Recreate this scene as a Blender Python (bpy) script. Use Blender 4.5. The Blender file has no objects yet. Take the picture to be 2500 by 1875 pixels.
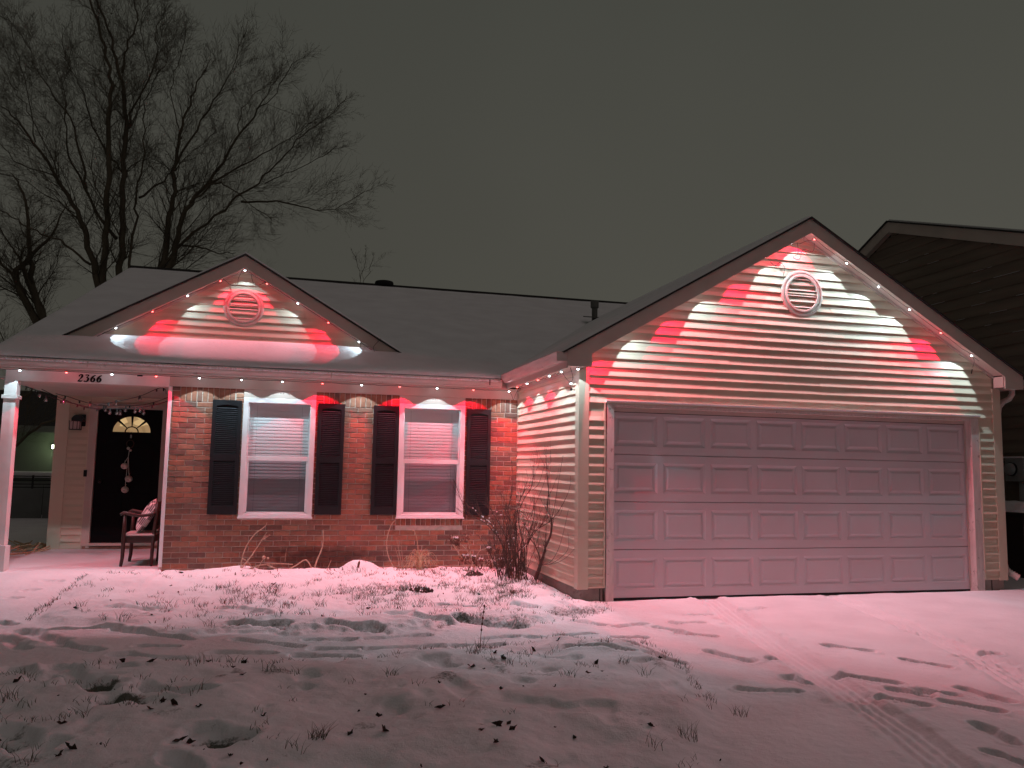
import bpy, math, random
import numpy as np
from mathutils import Vector, Matrix, noise

# ------------------------------------------------------------------ camera, world, exposure
S = bpy.context.scene
COL = S.collection
R = math.radians
rnd = random.Random(2366)

cam_d = bpy.data.cameras.new('camera')
cam = bpy.data.objects.new('camera', cam_d)
COL.objects.link(cam)
S.camera = cam
cam_d.sensor_width = 36.0
cam_d.lens = 1994.8 / 2500.0 * 36.0
cam_d.clip_start = 0.05
cam_d.clip_end = 2000.0
ya, pi_, ro = R(15.0243), R(5.9804), R(0.995)
fw = Vector((math.sin(ya) * math.cos(pi_), math.cos(ya) * math.cos(pi_), math.sin(pi_)))
rt = Vector((math.cos(ya), -math.sin(ya), 0))
up = rt.cross(fw)
r2 = rt * math.cos(ro) + up * math.sin(ro)
u2 = -rt * math.sin(ro) + up * math.cos(ro)
cam.matrix_world = Matrix(((r2.x, u2.x, -fw.x, -3.4854), (r2.y, u2.y, -fw.y, -8.5528), (r2.z, u2.z, -fw.z, 1.4073), (0, 0, 0, 1)))

S.render.engine = 'CYCLES'
S.view_settings.view_transform = 'Standard'
S.view_settings.look = 'None'
S.view_settings.exposure = 0.0
S.view_settings.gamma = 1.0
S.cycles.use_denoising = True
S.cycles.max_bounces = 6
S.cycles.diffuse_bounces = 4
S.cycles.glossy_bounces = 3
S.cycles.transmission_bounces = 4
S.cycles.transparent_max_bounces = 8
S.cycles.sample_clamp_indirect = 4.0
S.cycles.caustics_reflective = False
S.cycles.caustics_refractive = False

W = bpy.data.worlds.new('World')
S.world = W
W.use_nodes = True
wn, wl = W.node_tree.nodes, W.node_tree.links
bg = wn['Background']
tc = wn.new('ShaderNodeTexCoord')
sp = wn.new('ShaderNodeSeparateXYZ')
wl.new(tc.outputs['Generated'], sp.inputs[0])
rp = wn.new('ShaderNodeValToRGB')           # cloud cover lit from below by the town
rp.color_ramp.elements[0].position = 0.0
rp.color_ramp.elements[0].color = (0.078, 0.074, 0.061, 1)
rp.color_ramp.elements[1].position = 0.75
rp.color_ramp.elements[1].color = (0.049, 0.052, 0.044, 1)
wl.new(sp.outputs['Z'], rp.inputs['Fac'])
nz = wn.new('ShaderNodeTexNoise')
nz.inputs['Scale'].default_value = 1.3
nz.inputs['Detail'].default_value = 3
wl.new(tc.outputs['Generated'], nz.inputs['Vector'])
mr = wn.new('ShaderNodeMapRange')
mr.inputs['To Min'].default_value = 0.78
mr.inputs['To Max'].default_value = 1.22
wl.new(nz.outputs[0], mr.inputs['Value'])
mm = wn.new('ShaderNodeVectorMath'); mm.operation = 'SCALE'
wl.new(rp.outputs[0], mm.inputs[0]); wl.new(mr.outputs[0], mm.inputs['Scale'])
rx = wn.new('ShaderNodeMapRange'); rx.inputs['From Min'].default_value = -.45; rx.inputs['From Max'].default_value = .75
rx.inputs['To Min'].default_value = .74; rx.inputs['To Max'].default_value = 1.10
wl.new(sp.outputs['X'], rx.inputs['Value'])
m3 = wn.new('ShaderNodeVectorMath'); m3.operation = 'SCALE'
wl.new(mm.outputs[0], m3.inputs[0]); wl.new(rx.outputs[0], m3.inputs['Scale'])
wl.new(m3.outputs[0], bg.inputs['Color'])
bg.inputs['Strength'].default_value = 1.0

# weak, very soft fill added to lift the foreground, standing in for town glow
sun_d = bpy.data.lights.new('foreground_fill', 'SUN')
sun_d.energy = 0.13
sun_d.angle = R(60)
sun_d.color = (1.0, 0.72, 0.76)
sun = bpy.data.objects.new('foreground_fill', sun_d)
COL.objects.link(sun)
sun.rotation_euler = Vector((-0.15, 0.5, -0.85)).to_track_quat('-Z', 'Y').to_euler()

LED_W, LED_R = 31.0, 68.0   # power of a white and a red bulb
WHITE, RED = (0.68, 0.90, 1.0), (1.0, 0.004, 0.048)

# ------------------------------------------------------------------ helpers
def worg(o):
    v = Vector((0, 0, 0))
    while o is not None:
        v += o.location
        o = o.parent
    return v

class MB:
    def __init__(s): s.v = []; s.f = []; s.m = []
    def add(s, vs, fs, mi=0):
        b = len(s.v); s.v += [tuple(p) for p in vs]
        for f in fs:
            s.f.append(tuple(i + b for i in f)); s.m.append(mi)
        return s
    def box(s, x0, x1, y0, y1, z0, z1, mi=0):
        return s.add([(x0,y0,z0),(x1,y0,z0),(x1,y1,z0),(x0,y1,z0),(x0,y0,z1),(x1,y0,z1),(x1,y1,z1),(x0,y1,z1)],
                     [(0,3,2,1),(4,5,6,7),(0,1,5,4),(1,2,6,5),(2,3,7,6),(3,0,4,7)], mi)
    def prism(s, poly, ax, a, b, mi=0):
        """poly: 2D points in the other two axes (x: y,z; y: x,z; z: x,y)"""
        def P(p, t):
            return (t, p[0], p[1]) if ax == 0 else ((p[0], t, p[1]) if ax == 1 else (p[0], p[1], t))
        n = len(poly)
        vs = [P(p, a) for p in poly] + [P(p, b) for p in poly]
        fs = [tuple(range(n)), tuple(range(2*n-1, n-1, -1))] + [(i, i+n, (i+1) % n + n, (i+1) % n) for i in range(n)]
        return s.add(vs, fs, mi)
    def tube(s, pts, rad, n=6, cap=True, mi=0):
        pts = [Vector(p) for p in pts]
        if not hasattr(rad, '__len__'): rad = [rad] * len(pts)
        b = len(s.v); prev = None
        for i, p in enumerate(pts):
            t = (pts[min(i+1, len(pts)-1)] - pts[max(i-1, 0)])
            t = t.normalized() if t.length > 1e-9 else Vector((0, 0, 1))
            if prev is None:
                a = Vector((1, 0, 0)) if abs(t.x) < .8 else Vector((0, 1, 0))
                e = t.cross(a).normalized()
            else:
                e = prev - t * prev.dot(t)
                e = e.normalized() if e.length > 1e-6 else t.orthogonal().normalized()
            prev = e; g = t.cross(e)
            for k in range(n):
                c, q = math.cos(2*math.pi*k/n), math.sin(2*math.pi*k/n)
                s.v.append(tuple(p + (e*c + g*q) * rad[i]))
        for i in range(len(pts)-1):
            for k in range(n):
                s.f.append((b+i*n+k, b+i*n+(k+1) % n, b+(i+1)*n+(k+1) % n, b+(i+1)*n+k)); s.m.append(mi)
        if cap:
            s.f.append(tuple(b+k for k in range(n-1, -1, -1))); s.m.append(mi)
            e0 = b+(len(pts)-1)*n
            s.f.append(tuple(e0+k for k in range(n))); s.m.append(mi)
        return s
    def lathe(s, prof, c, n=16, ax=2, mi=0):
        """prof: list of (radius, height along ax)"""
        b = len(s.v)
        for r, h in prof:
            for k in range(n):
                a = 2*math.pi*k/n; x, y = r*math.cos(a), r*math.sin(a)
                d = (x, y, h) if ax == 2 else ((x, h, y) if ax == 1 else (h, x, y))
                s.v.append((c[0]+d[0], c[1]+d[1], c[2]+d[2]))
        for i in range(len(prof)-1):
            for k in range(n):
                s.f.append((b+i*n+k, b+i*n+(k+1) % n, b+(i+1)*n+(k+1) % n, b+(i+1)*n+k)); s.m.append(mi)
        return s
    def ball(s, c, r, n=10, mi=0, sz=1.0):
        pr = [(max(1e-4, r*math.sin(math.pi*i/(n-2))), -r*sz*math.cos(math.pi*i/(n-2))) for i in range(n-1)]
        return s.lathe(pr, c, n, 2, mi)
    def build(s, name, mats, parent=None, smooth=False, bevel=0.0, org=None):
        me = bpy.data.meshes.new(name)
        o = bpy.data.objects.new(name, me)
        base = worg(parent) if parent is not None else Vector((0, 0, 0))
        if org is not None:
            o.location = Vector(org) - base; base = Vector(org)
        me.from_pydata([(p[0]-base.x, p[1]-base.y, p[2]-base.z) for p in s.v], [], s.f)
        if not isinstance(mats, (list, tuple)): mats = [mats]
        for m in mats: me.materials.append(m)
        if len(mats) > 1: me.polygons.foreach_set('material_index', s.m)
        if smooth: me.polygons.foreach_set('use_smooth', [True]*len(me.polygons))
        me.update()
        COL.objects.link(o)
        if parent is not None: o.parent = parent
        if bevel > 0:
            bm = o.modifiers.new('bevel', 'BEVEL'); bm.width = bevel; bm.segments = 2; bm.limit_method = 'ANGLE'; bm.angle_limit = R(40)
        return o

def empty(name, loc=(0, 0, 0), parent=None):
    o = bpy.data.objects.new(name, None)
    o.empty_display_size = 0.2
    o.location = loc
    COL.objects.link(o)
    if parent is not None: o.parent = parent
    return o

def tag(o, label=None, cat=None, group=None, kind=None):
    if label: o['label'] = label
    if cat: o['category'] = cat
    if group: o['group'] = group
    if kind: o['kind'] = kind
    return o

def smooth_path(P, sub=3):
    P = [Vector(p) for p in P]; out = []
    for i in range(len(P)-1):
        p0, p1, p2, p3 = P[max(i-1, 0)], P[i], P[i+1], P[min(i+2, len(P)-1)]
        for k in range(sub):
            t = k/sub
            out.append(.5*((2*p1)+(-p0+p2)*t+(2*p0-5*p1+4*p2-p3)*t*t+(-p0+3*p1-3*p2+p3)*t**3))
    out.append(P[-1]); return out

# ------------------------------------------------------------------ materials
def mat(name, col, rough=0.6, var=0.0, scale=8.0, bump=0.0, bscale=60.0, metal=0.0, spec=0.4, objvar=None, stain=None, stretch=None):
    m = bpy.data.materials.new(name); m.use_nodes = True
    n, l = m.node_tree.nodes, m.node_tree.links
    b = n['Principled BSDF']
    b.inputs['Base Color'].default_value = (*col, 1)
    b.inputs['Roughness'].default_value = rough
    b.inputs['Metallic'].default_value = metal
    b.inputs['Specular IOR Level'].default_value = spec
    geo = n.new('ShaderNodeNewGeometry')
    vec = geo.outputs['Position']
    if stretch:
        mp = n.new('ShaderNodeMapping'); mp.inputs['Scale'].default_value = stretch
        l.new(vec, mp.inputs['Vector']); vec = mp.outputs[0]
    cur = None
    if objvar:
        oi = n.new('ShaderNodeObjectInfo')
        rp = n.new('ShaderNodeValToRGB'); rp.color_ramp.interpolation = 'LINEAR'
        el = rp.color_ramp.elements
        while len(el) < len(objvar): el.new(0.5)
        for i, c in enumerate(objvar):
            el[i].position = i/(len(objvar)-1); el[i].color = (*c, 1)
        l.new(oi.outputs['Random'], rp.inputs['Fac']); cur = rp.outputs[0]
    if var > 0:
        t = n.new('ShaderNodeTexNoise'); t.inputs['Scale'].default_value = scale; t.inputs['Detail'].default_value = 5
        l.new(vec, t.inputs['Vector'])
        mx = n.new('ShaderNodeMapRange'); mx.inputs['From Min'].default_value = .3; mx.inputs['From Max'].default_value = .7
        mx.inputs['To Min'].default_value = 1-var; mx.inputs['To Max'].default_value = 1+var*.6
        l.new(t.outputs[0], mx.inputs['Value'])
        vm = n.new('ShaderNodeVectorMath'); vm.operation = 'SCALE'
        if cur is not None: l.new(cur, vm.inputs[0])
        else: vm.inputs[0].default_value = col
        l.new(mx.outputs[0], vm.inputs['Scale']); cur = vm.outputs[0]
    if stain:
        sc, sp_, amt, scl = stain
        t = n.new('ShaderNodeTexNoise'); t.inputs['Scale'].default_value = scl; t.inputs['Detail'].default_value = 7; t.inputs['Roughness'].default_value = .7
        l.new(geo.outputs['Position'], t.inputs['Vector'])
        mx = n.new('ShaderNodeMapRange'); mx.inputs['From Min'].default_value = sp_; mx.inputs['From Max'].default_value = sp_+.08
        mx.inputs['To Max'].default_value = amt
        l.new(t.outputs[0], mx.inputs['Value'])
        mi = n.new('ShaderNodeMix'); mi.data_type = 'RGBA'
        l.new(mx.outputs[0], mi.inputs['Factor'])
        if cur is not None: l.new(cur, mi.inputs['A'])
        else: mi.inputs['A'].default_value = (*col, 1)
        mi.inputs['B'].default_value = (*sc, 1)
        cur = mi.outputs['Result']
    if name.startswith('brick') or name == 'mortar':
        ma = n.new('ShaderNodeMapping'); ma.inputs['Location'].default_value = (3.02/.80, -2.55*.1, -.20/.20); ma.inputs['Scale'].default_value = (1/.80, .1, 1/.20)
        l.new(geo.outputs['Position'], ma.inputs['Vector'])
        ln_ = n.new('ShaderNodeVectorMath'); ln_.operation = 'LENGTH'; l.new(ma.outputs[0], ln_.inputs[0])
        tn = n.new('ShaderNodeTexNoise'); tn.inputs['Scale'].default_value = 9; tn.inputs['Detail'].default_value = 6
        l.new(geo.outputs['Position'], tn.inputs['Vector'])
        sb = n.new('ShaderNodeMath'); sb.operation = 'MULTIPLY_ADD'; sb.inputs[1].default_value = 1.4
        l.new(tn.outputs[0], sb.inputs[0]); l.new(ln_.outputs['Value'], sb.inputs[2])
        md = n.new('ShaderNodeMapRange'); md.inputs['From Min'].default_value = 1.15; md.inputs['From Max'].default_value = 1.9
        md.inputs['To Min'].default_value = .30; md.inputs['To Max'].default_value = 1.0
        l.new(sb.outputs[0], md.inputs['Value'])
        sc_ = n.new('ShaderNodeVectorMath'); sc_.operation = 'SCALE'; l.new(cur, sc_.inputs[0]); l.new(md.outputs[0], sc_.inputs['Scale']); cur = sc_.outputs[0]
    if cur is not None: l.new(cur, b.inputs['Base Color'])
    if bump > 0:
        t = n.new('ShaderNodeTexNoise'); t.inputs['Scale'].default_value = bscale; t.inputs['Detail'].default_value = 4
        l.new(vec, t.inputs['Vector'])
        bp = n.new('ShaderNodeBump'); bp.inputs['Strength'].default_value = 1.0; bp.inputs['Distance'].default_value = bump
        l.new(t.outputs[0], bp.inputs['Height']); l.new(bp.outputs[0], b.inputs['Normal'])
    return m

def emit(name, col, st):
    m = bpy.data.materials.new(name); m.use_nodes = True
    n, l = m.node_tree.nodes, m.node_tree.links
    b = n['Principled BSDF']
    b.inputs['Base Color'].default_value = (*col, 1)
    b.inputs['Emission Color'].default_value = (*col, 1)
    b.inputs['Emission Strength'].default_value = st
    return m

M = {}
M['siding'] = mat('vinyl_siding', (0.62, 0.54, 0.42), 0.42, var=.07, scale=1.6, bump=.0008, bscale=2.2, stain=((.30, .25, .19), .64, .35, 3.0))
M['trim'] = mat('painted_trim', (0.52, 0.44, 0.39), 0.5, var=.10, scale=3, bump=.0006, bscale=40, stain=((.28, .23, .19), .66, .5, 9.0))
M['post'] = mat('worn_white_post', (0.72, 0.70, 0.68), 0.5, var=.12, scale=4, bump=.001, bscale=30, stain=((.22, .18, .16), .66, .8, 6.0))
M['white'] = mat('white_frame', (0.78, 0.78, 0.78), 0.35, var=.05, scale=5, stain=((.4, .38, .36), .70, .5, 12.0))
M['jamb'] = mat('weathered_jamb', (0.62, 0.55, 0.52), 0.6, var=.15, scale=5, bump=.001, bscale=30, stain=((.16, .11, .09), .60, .8, 11.0), stretch=(6, 6, 1.2))
M['door_white'] = mat('garage_door_paint', (0.56, 0.51, 0.53), 0.5, var=.06, scale=1.2, bump=.0005, bscale=120, stain=((.45, .41, .41), .64, .4, 3.5))
M['brick'] = mat('brick', (0.3, 0.2, 0.15), 0.9, var=.22, scale=22, bump=.003, bscale=140,
                 objvar=[(0.200,0.099,0.073),(0.330,0.163,0.107),(0.370,0.155,0.099),(0.240,0.129,0.095),(0.320,0.138,0.086),(0.390,0.198,0.129),(0.180,0.103,0.082),(0.350,0.181,0.129)], stain=((.12,.075,.06), .62, .5, 7.0))
M['brick_mass'] = mat('brick_mass', (0.30, 0.165, 0.12), 0.9, var=.45, scale=5, bump=.003, bscale=140, stain=((.12,.075,.06), .60, .6, 7.0))
M['mortar'] = mat('mortar', (0.50, 0.43, 0.37), 0.95, var=.25, scale=14, bump=.002, bscale=200)
M['black'] = mat('black_vinyl', (0.013, 0.0135, 0.016), 0.45, var=.2, scale=10)
M['louver'] = mat('louver_vinyl', (0.045, 0.046, 0.052), 0.35)
M['door_black'] = mat('black_door', (0.003, 0.003, 0.004), 0.6, spec=.12)
M['dark'] = mat('dark_void', (0.012, 0.012, 0.012), 0.9)
M['shingle'] = mat('shingle_edge', (0.035, 0.033, 0.032), 0.95, var=.3, scale=20, bump=.004, bscale=60)
M['concrete'] = mat('foundation', (0.27, 0.24, 0.21), 0.9, var=.25, scale=5, bump=.003, bscale=60, stain=((.10,.09,.08), .56, .7, 5.0))
M['gutter'] = mat('gutter', (0.56, 0.50, 0.46), 0.4, var=.15, scale=3, stain=((.2,.16,.14), .60, .6, 8.0), stretch=(1, 1, 5))
M['blind'] = mat('blind_slat', (0.66, 0.65, 0.66), 0.5)
M['wire'] = mat('wire', (0.02, 0.02, 0.02), 0.5)
M['metal_dark'] = mat('dark_metal', (0.03, 0.03, 0.032), 0.4, metal=.6)
M['pipe'] = mat('vent_pipe', (0.12, 0.12, 0.11), 0.7, var=.2, scale=20)
M['bark'] = mat('bark', (0.12, 0.10, 0.07), 0.95, var=.3, scale=6, bump=.01, bscale=12, stretch=(1, 1, .2))
M['twig'] = mat('twig', (0.10, 0.085, 0.06), 0.95)
M['bush'] = mat('bush_bark', (0.10, 0.062, 0.05), 0.9, var=.4, scale=30, stain=((.62,.62,.64), .62, .8, 40.0))
M['stem'] = mat('dry_stem', (0.52, 0.37, 0.27), 0.85, var=.3, scale=40)
M['straw'] = mat('straw', (0.55, 0.38, 0.24), 0.8, var=.3, scale=40)
M['grass'] = mat('winter_grass', (0.13, 0.115, 0.075), 0.85, var=.6, scale=12)
M['leaf'] = mat('dead_leaf', (0.045, 0.024, 0.016), 0.8, var=.4, scale=60)
M['deadhead'] = mat('dead_flower', (0.16, 0.07, 0.05), 0.9, var=.4, scale=80)
M['chair'] = mat('dark_wood', (0.045, 0.022, 0.018), 0.4, var=.3, scale=25)
M['bell'] = mat('enamel_bell', (0.62, 0.58, 0.52), 0.35, var=.1, scale=30)
M['fence_pale'] = mat('fence_pale', (0.15, 0.16, 0.155), 0.8, var=.2, scale=3)
M['grey_box'] = mat('grey_box', (0.30, 0.31, 0.31), 0.6, var=.1, scale=8)
M['bin'] = mat('bin_plastic', (0.028, 0.016, 0.016), 0.6, var=.2, scale=4)
M['brown_siding'] = mat('brown_siding', (0.20, 0.155, 0.12), 0.85, var=.25, scale=1.5, bump=.002, bscale=30, stretch=(1, .5, 6))
M['neighbour_wall'] = mat('pale_wall', (0.20, 0.22, 0.19), 0.8, var=.1, scale=2)
M['cloth_seat'] = mat('seat_cushion', (0.50, 0.44, 0.42), 0.8, bump=.001, bscale=200)

def snow_material(name, thin=False):
    m = bpy.data.materials.new(name); m.use_nodes = True
    n, l = m.node_tree.nodes, m.node_tree.links
    b = n['Principled BSDF']
    b.inputs['Roughness'].default_value = 0.62
    b.inputs['Specular IOR Level'].default_value = 0.35
    geo = n.new('ShaderNodeNewGeometry')
    t = n.new('ShaderNodeTexNoise'); t.inputs['Scale'].default_value = 2.0; t.inputs['Detail'].default_value = 6
    l.new(geo.outputs['Position'], t.inputs['Vector'])
    rp = n.new('ShaderNodeValToRGB')
    rp.color_ramp.elements[0].position = .3; rp.color_ramp.elements[0].color = (.75, .74, .76, 1)
    rp.color_ramp.elements[1].position = .7; rp.color_ramp.elements[1].color = (.85, .845, .865, 1)
    l.new(t.outputs[0], rp.inputs['Fac'])
    col = rp.outputs[0]
    if thin:
        at = n.new('ShaderNodeAttribute'); at.attribute_name = 'thin'
        t2 = n.new('ShaderNodeTexNoise'); t2.inputs['Scale'].default_value = 45; t2.inputs['Detail'].default_value = 5; t2.inputs['Roughness'].default_value = .7
        l.new(geo.outputs['Position'], t2.inputs['Vector'])
        ad = n.new('ShaderNodeMath'); ad.operation = 'ADD'
        l.new(at.outputs['Fac'], ad.inputs[0]); l.new(t2.outputs[0], ad.inputs[1])
        mr = n.new('ShaderNodeMapRange'); mr.inputs['From Min'].default_value = .92; mr.inputs['From Max'].default_value = 1.22
        l.new(ad.outputs[0], mr.inputs['Value'])
        mi = n.new('ShaderNodeMix'); mi.data_type = 'RGBA'
        l.new(mr.outputs[0], mi.inputs['Factor']); l.new(col, mi.inputs['A'])
        mi.inputs['B'].default_value = (.10, .105, .085, 1)
        col = mi.outputs['Result']
    l.new(col, b.inputs['Base Color'])
    t3 = n.new('ShaderNodeTexNoise'); t3.inputs['Scale'].default_value = 14; t3.inputs['Detail'].default_value = 7; t3.inputs['Roughness'].default_value = .6
    l.new(geo.outputs['Position'], t3.inputs['Vector'])
    bp = n.new('ShaderNodeBump'); bp.inputs['Distance'].default_value = 0.012; bp.inputs['Strength'].default_value = 1.0
    l.new(t3.outputs[0], bp.inputs['Height'])
    t4 = n.new('ShaderNodeTexNoise'); t4.inputs['Scale'].default_value = 160; t4.inputs['Detail'].default_value = 3
    l.new(geo.outputs['Position'], t4.inputs['Vector'])
    bp2 = n.new('ShaderNodeBump'); bp2.inputs['Distance'].default_value = 0.003; bp2.inputs['Strength'].default_value = 1.0
    l.new(t4.outputs[0], bp2.inputs['Height']); l.new(bp.outputs[0], bp2.inputs['Normal'])
    l.new(bp2.outputs[0], b.inputs['Normal'])
    return m
M['snow'] = snow_material('snow')
M['snow_thin'] = snow_material('snow_over_grass', True)

def glass_material(name, tint=(.92, .95, .95), refl=.12):
    m = bpy.data.materials.new(name); m.use_nodes = True
    n, l = m.node_tree.nodes, m.node_tree.links
    n.remove(n['Principled BSDF'])
    out = n['Material Output']
    tr = n.new('ShaderNodeBsdfTransparent'); tr.inputs[0].default_value = (*tint, 1)
    gl = n.new('ShaderNodeBsdfGlossy'); gl.inputs['Roughness'].default_value = .04
    fr = n.new('ShaderNodeLayerWeight'); fr.inputs['Blend'].default_value = .5
    pw = n.new('ShaderNodeMath'); pw.operation = 'POWER'; pw.inputs[1].default_value = 5.0
    l.new(fr.outputs['Facing'], pw.inputs[0])
    ad = n.new('ShaderNodeMath'); ad.operation = 'MULTIPLY_ADD'; ad.inputs[1].default_value = .55; ad.inputs[2].default_value = .03+refl*.2
    l.new(pw.outputs[0], ad.inputs[0])
    mx = n.new('ShaderNodeMixShader')
    l.new(ad.outputs[0], mx.inputs[0]); l.new(tr.outputs[0], mx.inputs[1]); l.new(gl.outputs[0], mx.inputs[2])
    l.new(mx.outputs[0], out.inputs['Surface'])
    return m
M['glass'] = glass_material('window_glass')
M['screen'] = glass_material('screened_glass', tint=(.55, .56, .58), refl=.2)
M['globe'] = glass_material('globe_glass', (.8, .78, .76), .8)
M['bulb_w'] = emit('bulb_white', (0.85, 0.97, 1.0), 14)
M['bulb_r'] = emit('bulb_red', (1.0, 0.10, 0.09), 9)
M['lamp_lit'] = emit('lamp_lit', (0.85, 1.0, 0.65), 30)

def warm_pane():
    m = bpy.data.materials.new('lit_fanlight'); m.use_nodes = True
    n, l = m.node_tree.nodes, m.node_tree.links
    b = n['Principled BSDF']; b.inputs['Base Color'].default_value = (.3, .25, .15, 1); b.inputs['Roughness'].default_value = .1
    geo = n.new('ShaderNodeNewGeometry')
    vo = n.new('ShaderNodeTexVoronoi'); vo.inputs['Scale'].default_value = 7
    mp = n.new('ShaderNodeMapping'); mp.inputs['Scale'].default_value = (1, 1, 1.6)
    l.new(geo.outputs['Position'], mp.inputs['Vector']); l.new(mp.outputs[0], vo.inputs['Vector'])
    rp = n.new('ShaderNodeValToRGB')
    rp.color_ramp.interpolation = 'CONSTANT'
    rp.color_ramp.elements[0].color = (.26, .165, .075, 1)
    rp.color_ramp.elements[1].position = .75; rp.color_ramp.elements[1].color = (.62, .43, .20, 1)
    e = rp.color_ramp.elements.new(.3); e.color = (.33, .215, .10, 1)
    sx = n.new('ShaderNodeSeparateColor'); l.new(vo.outputs['Color'], sx.inputs[0]); l.new(sx.outputs[0], rp.inputs['Fac'])
    l.new(rp.outputs[0], b.inputs['Emission Color']); b.inputs['Emission Strength'].default_value = .9
    return m
M['fanlight'] = warm_pane()

def led(parent, pos, colour, direction=(0, 0, -1), power=None, name='bulb', half=55.0, soft=0.24):
    """one bulb of a light string: socket + glowing cap, and the lamp itself hanging in it"""
    c = colour
    p = Vector(pos); d = Vector(direction).normalized()
    mb = MB()
    mb.tube([p - d*0.012, p + d*0.002], [.013, .012], 8, mi=0)
    mb.tube([p + d*0.002, p + d*0.010, p + d*.014], [.0125, .012, .005], 8, mi=1)
    o = mb.build(name, [M['wire'], M['bulb_w'] if c == 'w' else M['bulb_r']], parent, smooth=False, org=tuple(p))
    L = bpy.data.lights.new('led_light', 'SPOT')
    L.energy = power if power else (LED_W if c == 'w' else LED_R)
    L.color = WHITE if c == 'w' else RED
    L.spot_size = R(half*2); L.spot_blend = 0.05
    L.shadow_soft_size = 0.004
    L.use_nodes = True
    n, l = L.node_tree.nodes, L.node_tree.links
    em = n['Emission']
    lf = n.new('ShaderNodeLightFalloff'); lf.inputs['Strength'].default_value = 1.0; lf.inputs['Smooth'].default_value = soft
    l.new(lf.outputs['Quadratic'], em.inputs['Strength'])
    lo = bpy.data.objects.new('led_light', L)
    COL.objects.link(lo); lo.parent = o
    lo.location = d*0.018
    lo.rotation_euler = d.to_track_quat('-Z', 'Y').to_euler()
    # stray light leaving the sides of the same bulb
    K = bpy.data.lights.new('led_spill', 'POINT')
    K.energy = L.energy*.03; K.color = L.color; K.shadow_soft_size = 0.006
    K.use_nodes = True
    n, l = K.node_tree.nodes, K.node_tree.links
    lf = n.new('ShaderNodeLightFalloff'); lf.inputs['Strength'].default_value = 1.0; lf.inputs['Smooth'].default_value = soft
    l.new(lf.outputs['Quadratic'], n['Emission'].inputs['Strength'])
    ko = bpy.data.objects.new('led_spill', K)
    COL.objects.link(ko); ko.parent = o; ko.location = d*0.024
    return o

# ================================================================== THE HOUSE
XG, XR, YB, YD, XL, XP = -0.40, 5.33, 2.555, 5.2, -6.92, -5.0
SL = 0.577
ZP = 4.483; XC = 2.46                      # garage peak
house = empty('house', (0, 2.5, 0))
tag(house, 'single storey brick and cream siding house with white garage door under a large gable', 'house')

def roof_z(x): return ZP - SL*abs(x - XC)
def soff_z(x): return ZP - 0.175 - SL*abs(x - XC)

def clapboards(parent, plane, cfun, z0, n, seam=0.0, pitch=0.1016, out=-1, wob=1.0, seed=1, zmax=99):
    """plane: ('y', Y) boards run along x facing -y; ('x', X) boards run along y facing -x. cfun(z)->list of (a,b)"""
    rr = random.Random(seed)
    for i in range(n):
        z = z0 + i*pitch
        zt = min(z + pitch, zmax)
        if zt - z < .02: continue
        lo, hi = cfun(z), cfun(zt - 0.001)
        for (a0, b0), (a1, b1) in zip(lo, hi):
            if b0 - a0 < .02: continue
            cuts = [0.0, 1.0]
            if b0 - a0 > 2.6 and seam > 0: cuts = [0.0, rr.uniform(.25, .75), 1.0]
            for c0, c1 in zip(cuts[:-1], cuts[1:]):
                mb = MB(); L = b0 - a0
                ns = max(2, int((c1 - c0)*L/0.22))
                ph = rr.uniform(0, 50)
                off = rr.uniform(0, .0015) if len(cuts) > 2 else 0
                rows = []
                for k in range(ns+1):
                    t = c0 + (c1-c0)*k/ns
                    s0 = a0 + (b0-a0)*t; s1 = a1 + (b1-a1)*t
                    w = (noise.noise(Vector((s0*1.1+ph, i*.6, 3)))*.0035 + noise.noise(Vector((s0*3.1, i*1.7, ph)))*.0012)*wob
                    dz = noise.noise(Vector((s0*.9, i*.5, 9)))*.003*wob
                    rows.append([(s0, .001, z+.003+dz), (s0, .0215+off+w, z+dz), (s0, .0215+off+w, z+.006+dz), ((s0*.5+s1*.5), .0085+off+w*.7, z+.050+dz*.5), (s1, .0025+w*.3+off, zt+.006)])
                vs = []
                for r_ in rows:
                    for (s, d, zz) in r_:
                        vs.append((s, plane[1]-d, zz) if plane[0] == 'y' else (plane[1]-d, s, zz))
                fs = []
                for k in range(ns):
                    for q in range(4):
                        a = k*5+q; f = (a, a+5, a+6, a+1)
                        fs.append(f)
                fs.append((0, 1, 2, 3, 4)); fs.append(tuple(ns*5+q for q in (4, 3, 2, 1, 0)))
                mb.add(vs, fs)
                mb.build('siding_board', M['siding'], parent)

ZB = 0.136
# ---- garage front wall
OPL, OPR, OPT = -0.09, 4.994, 2.19
gw = MB()
gw.prism([(XG, ZB), (OPL-.02, ZB), (OPL-.02, OPT), (OPR+.02, OPT), (OPR+.02, ZB), (XR, ZB), (XR, 2.64), (XC, 4.30), (XG, 2.64)], 1, .001, .10)
gwall = gw.build('garage_front_wall', M['siding'], house)
def gspan(z):
    lim = XC - 0 if z >= 4.30 else None
    half = (4.305 - z)/SL
    a, b = max(XG+.10, XC-half), min(XR-.10, XC+half)
    if z < OPT - .03: return [(a, OPL-.012), (OPR+.012, b)]
    return [(a, b)]
clapboards(gwall, ('y', 0.0), lambda z: gspan(z)[:1] if z < OPT-.03 else [], ZB, 21, seed=3)
clapboards(gwall, ('y', 0.0), lambda z: gspan(z)[1:] if z < OPT-.03 else [], ZB, 21, seed=4)
clapboards(gwall, ('y', 0.0), lambda z: gspan(z) if z >= OPT-.03 else [], ZB + 20*.1016, 21, seam=1, seed=5)
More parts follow.
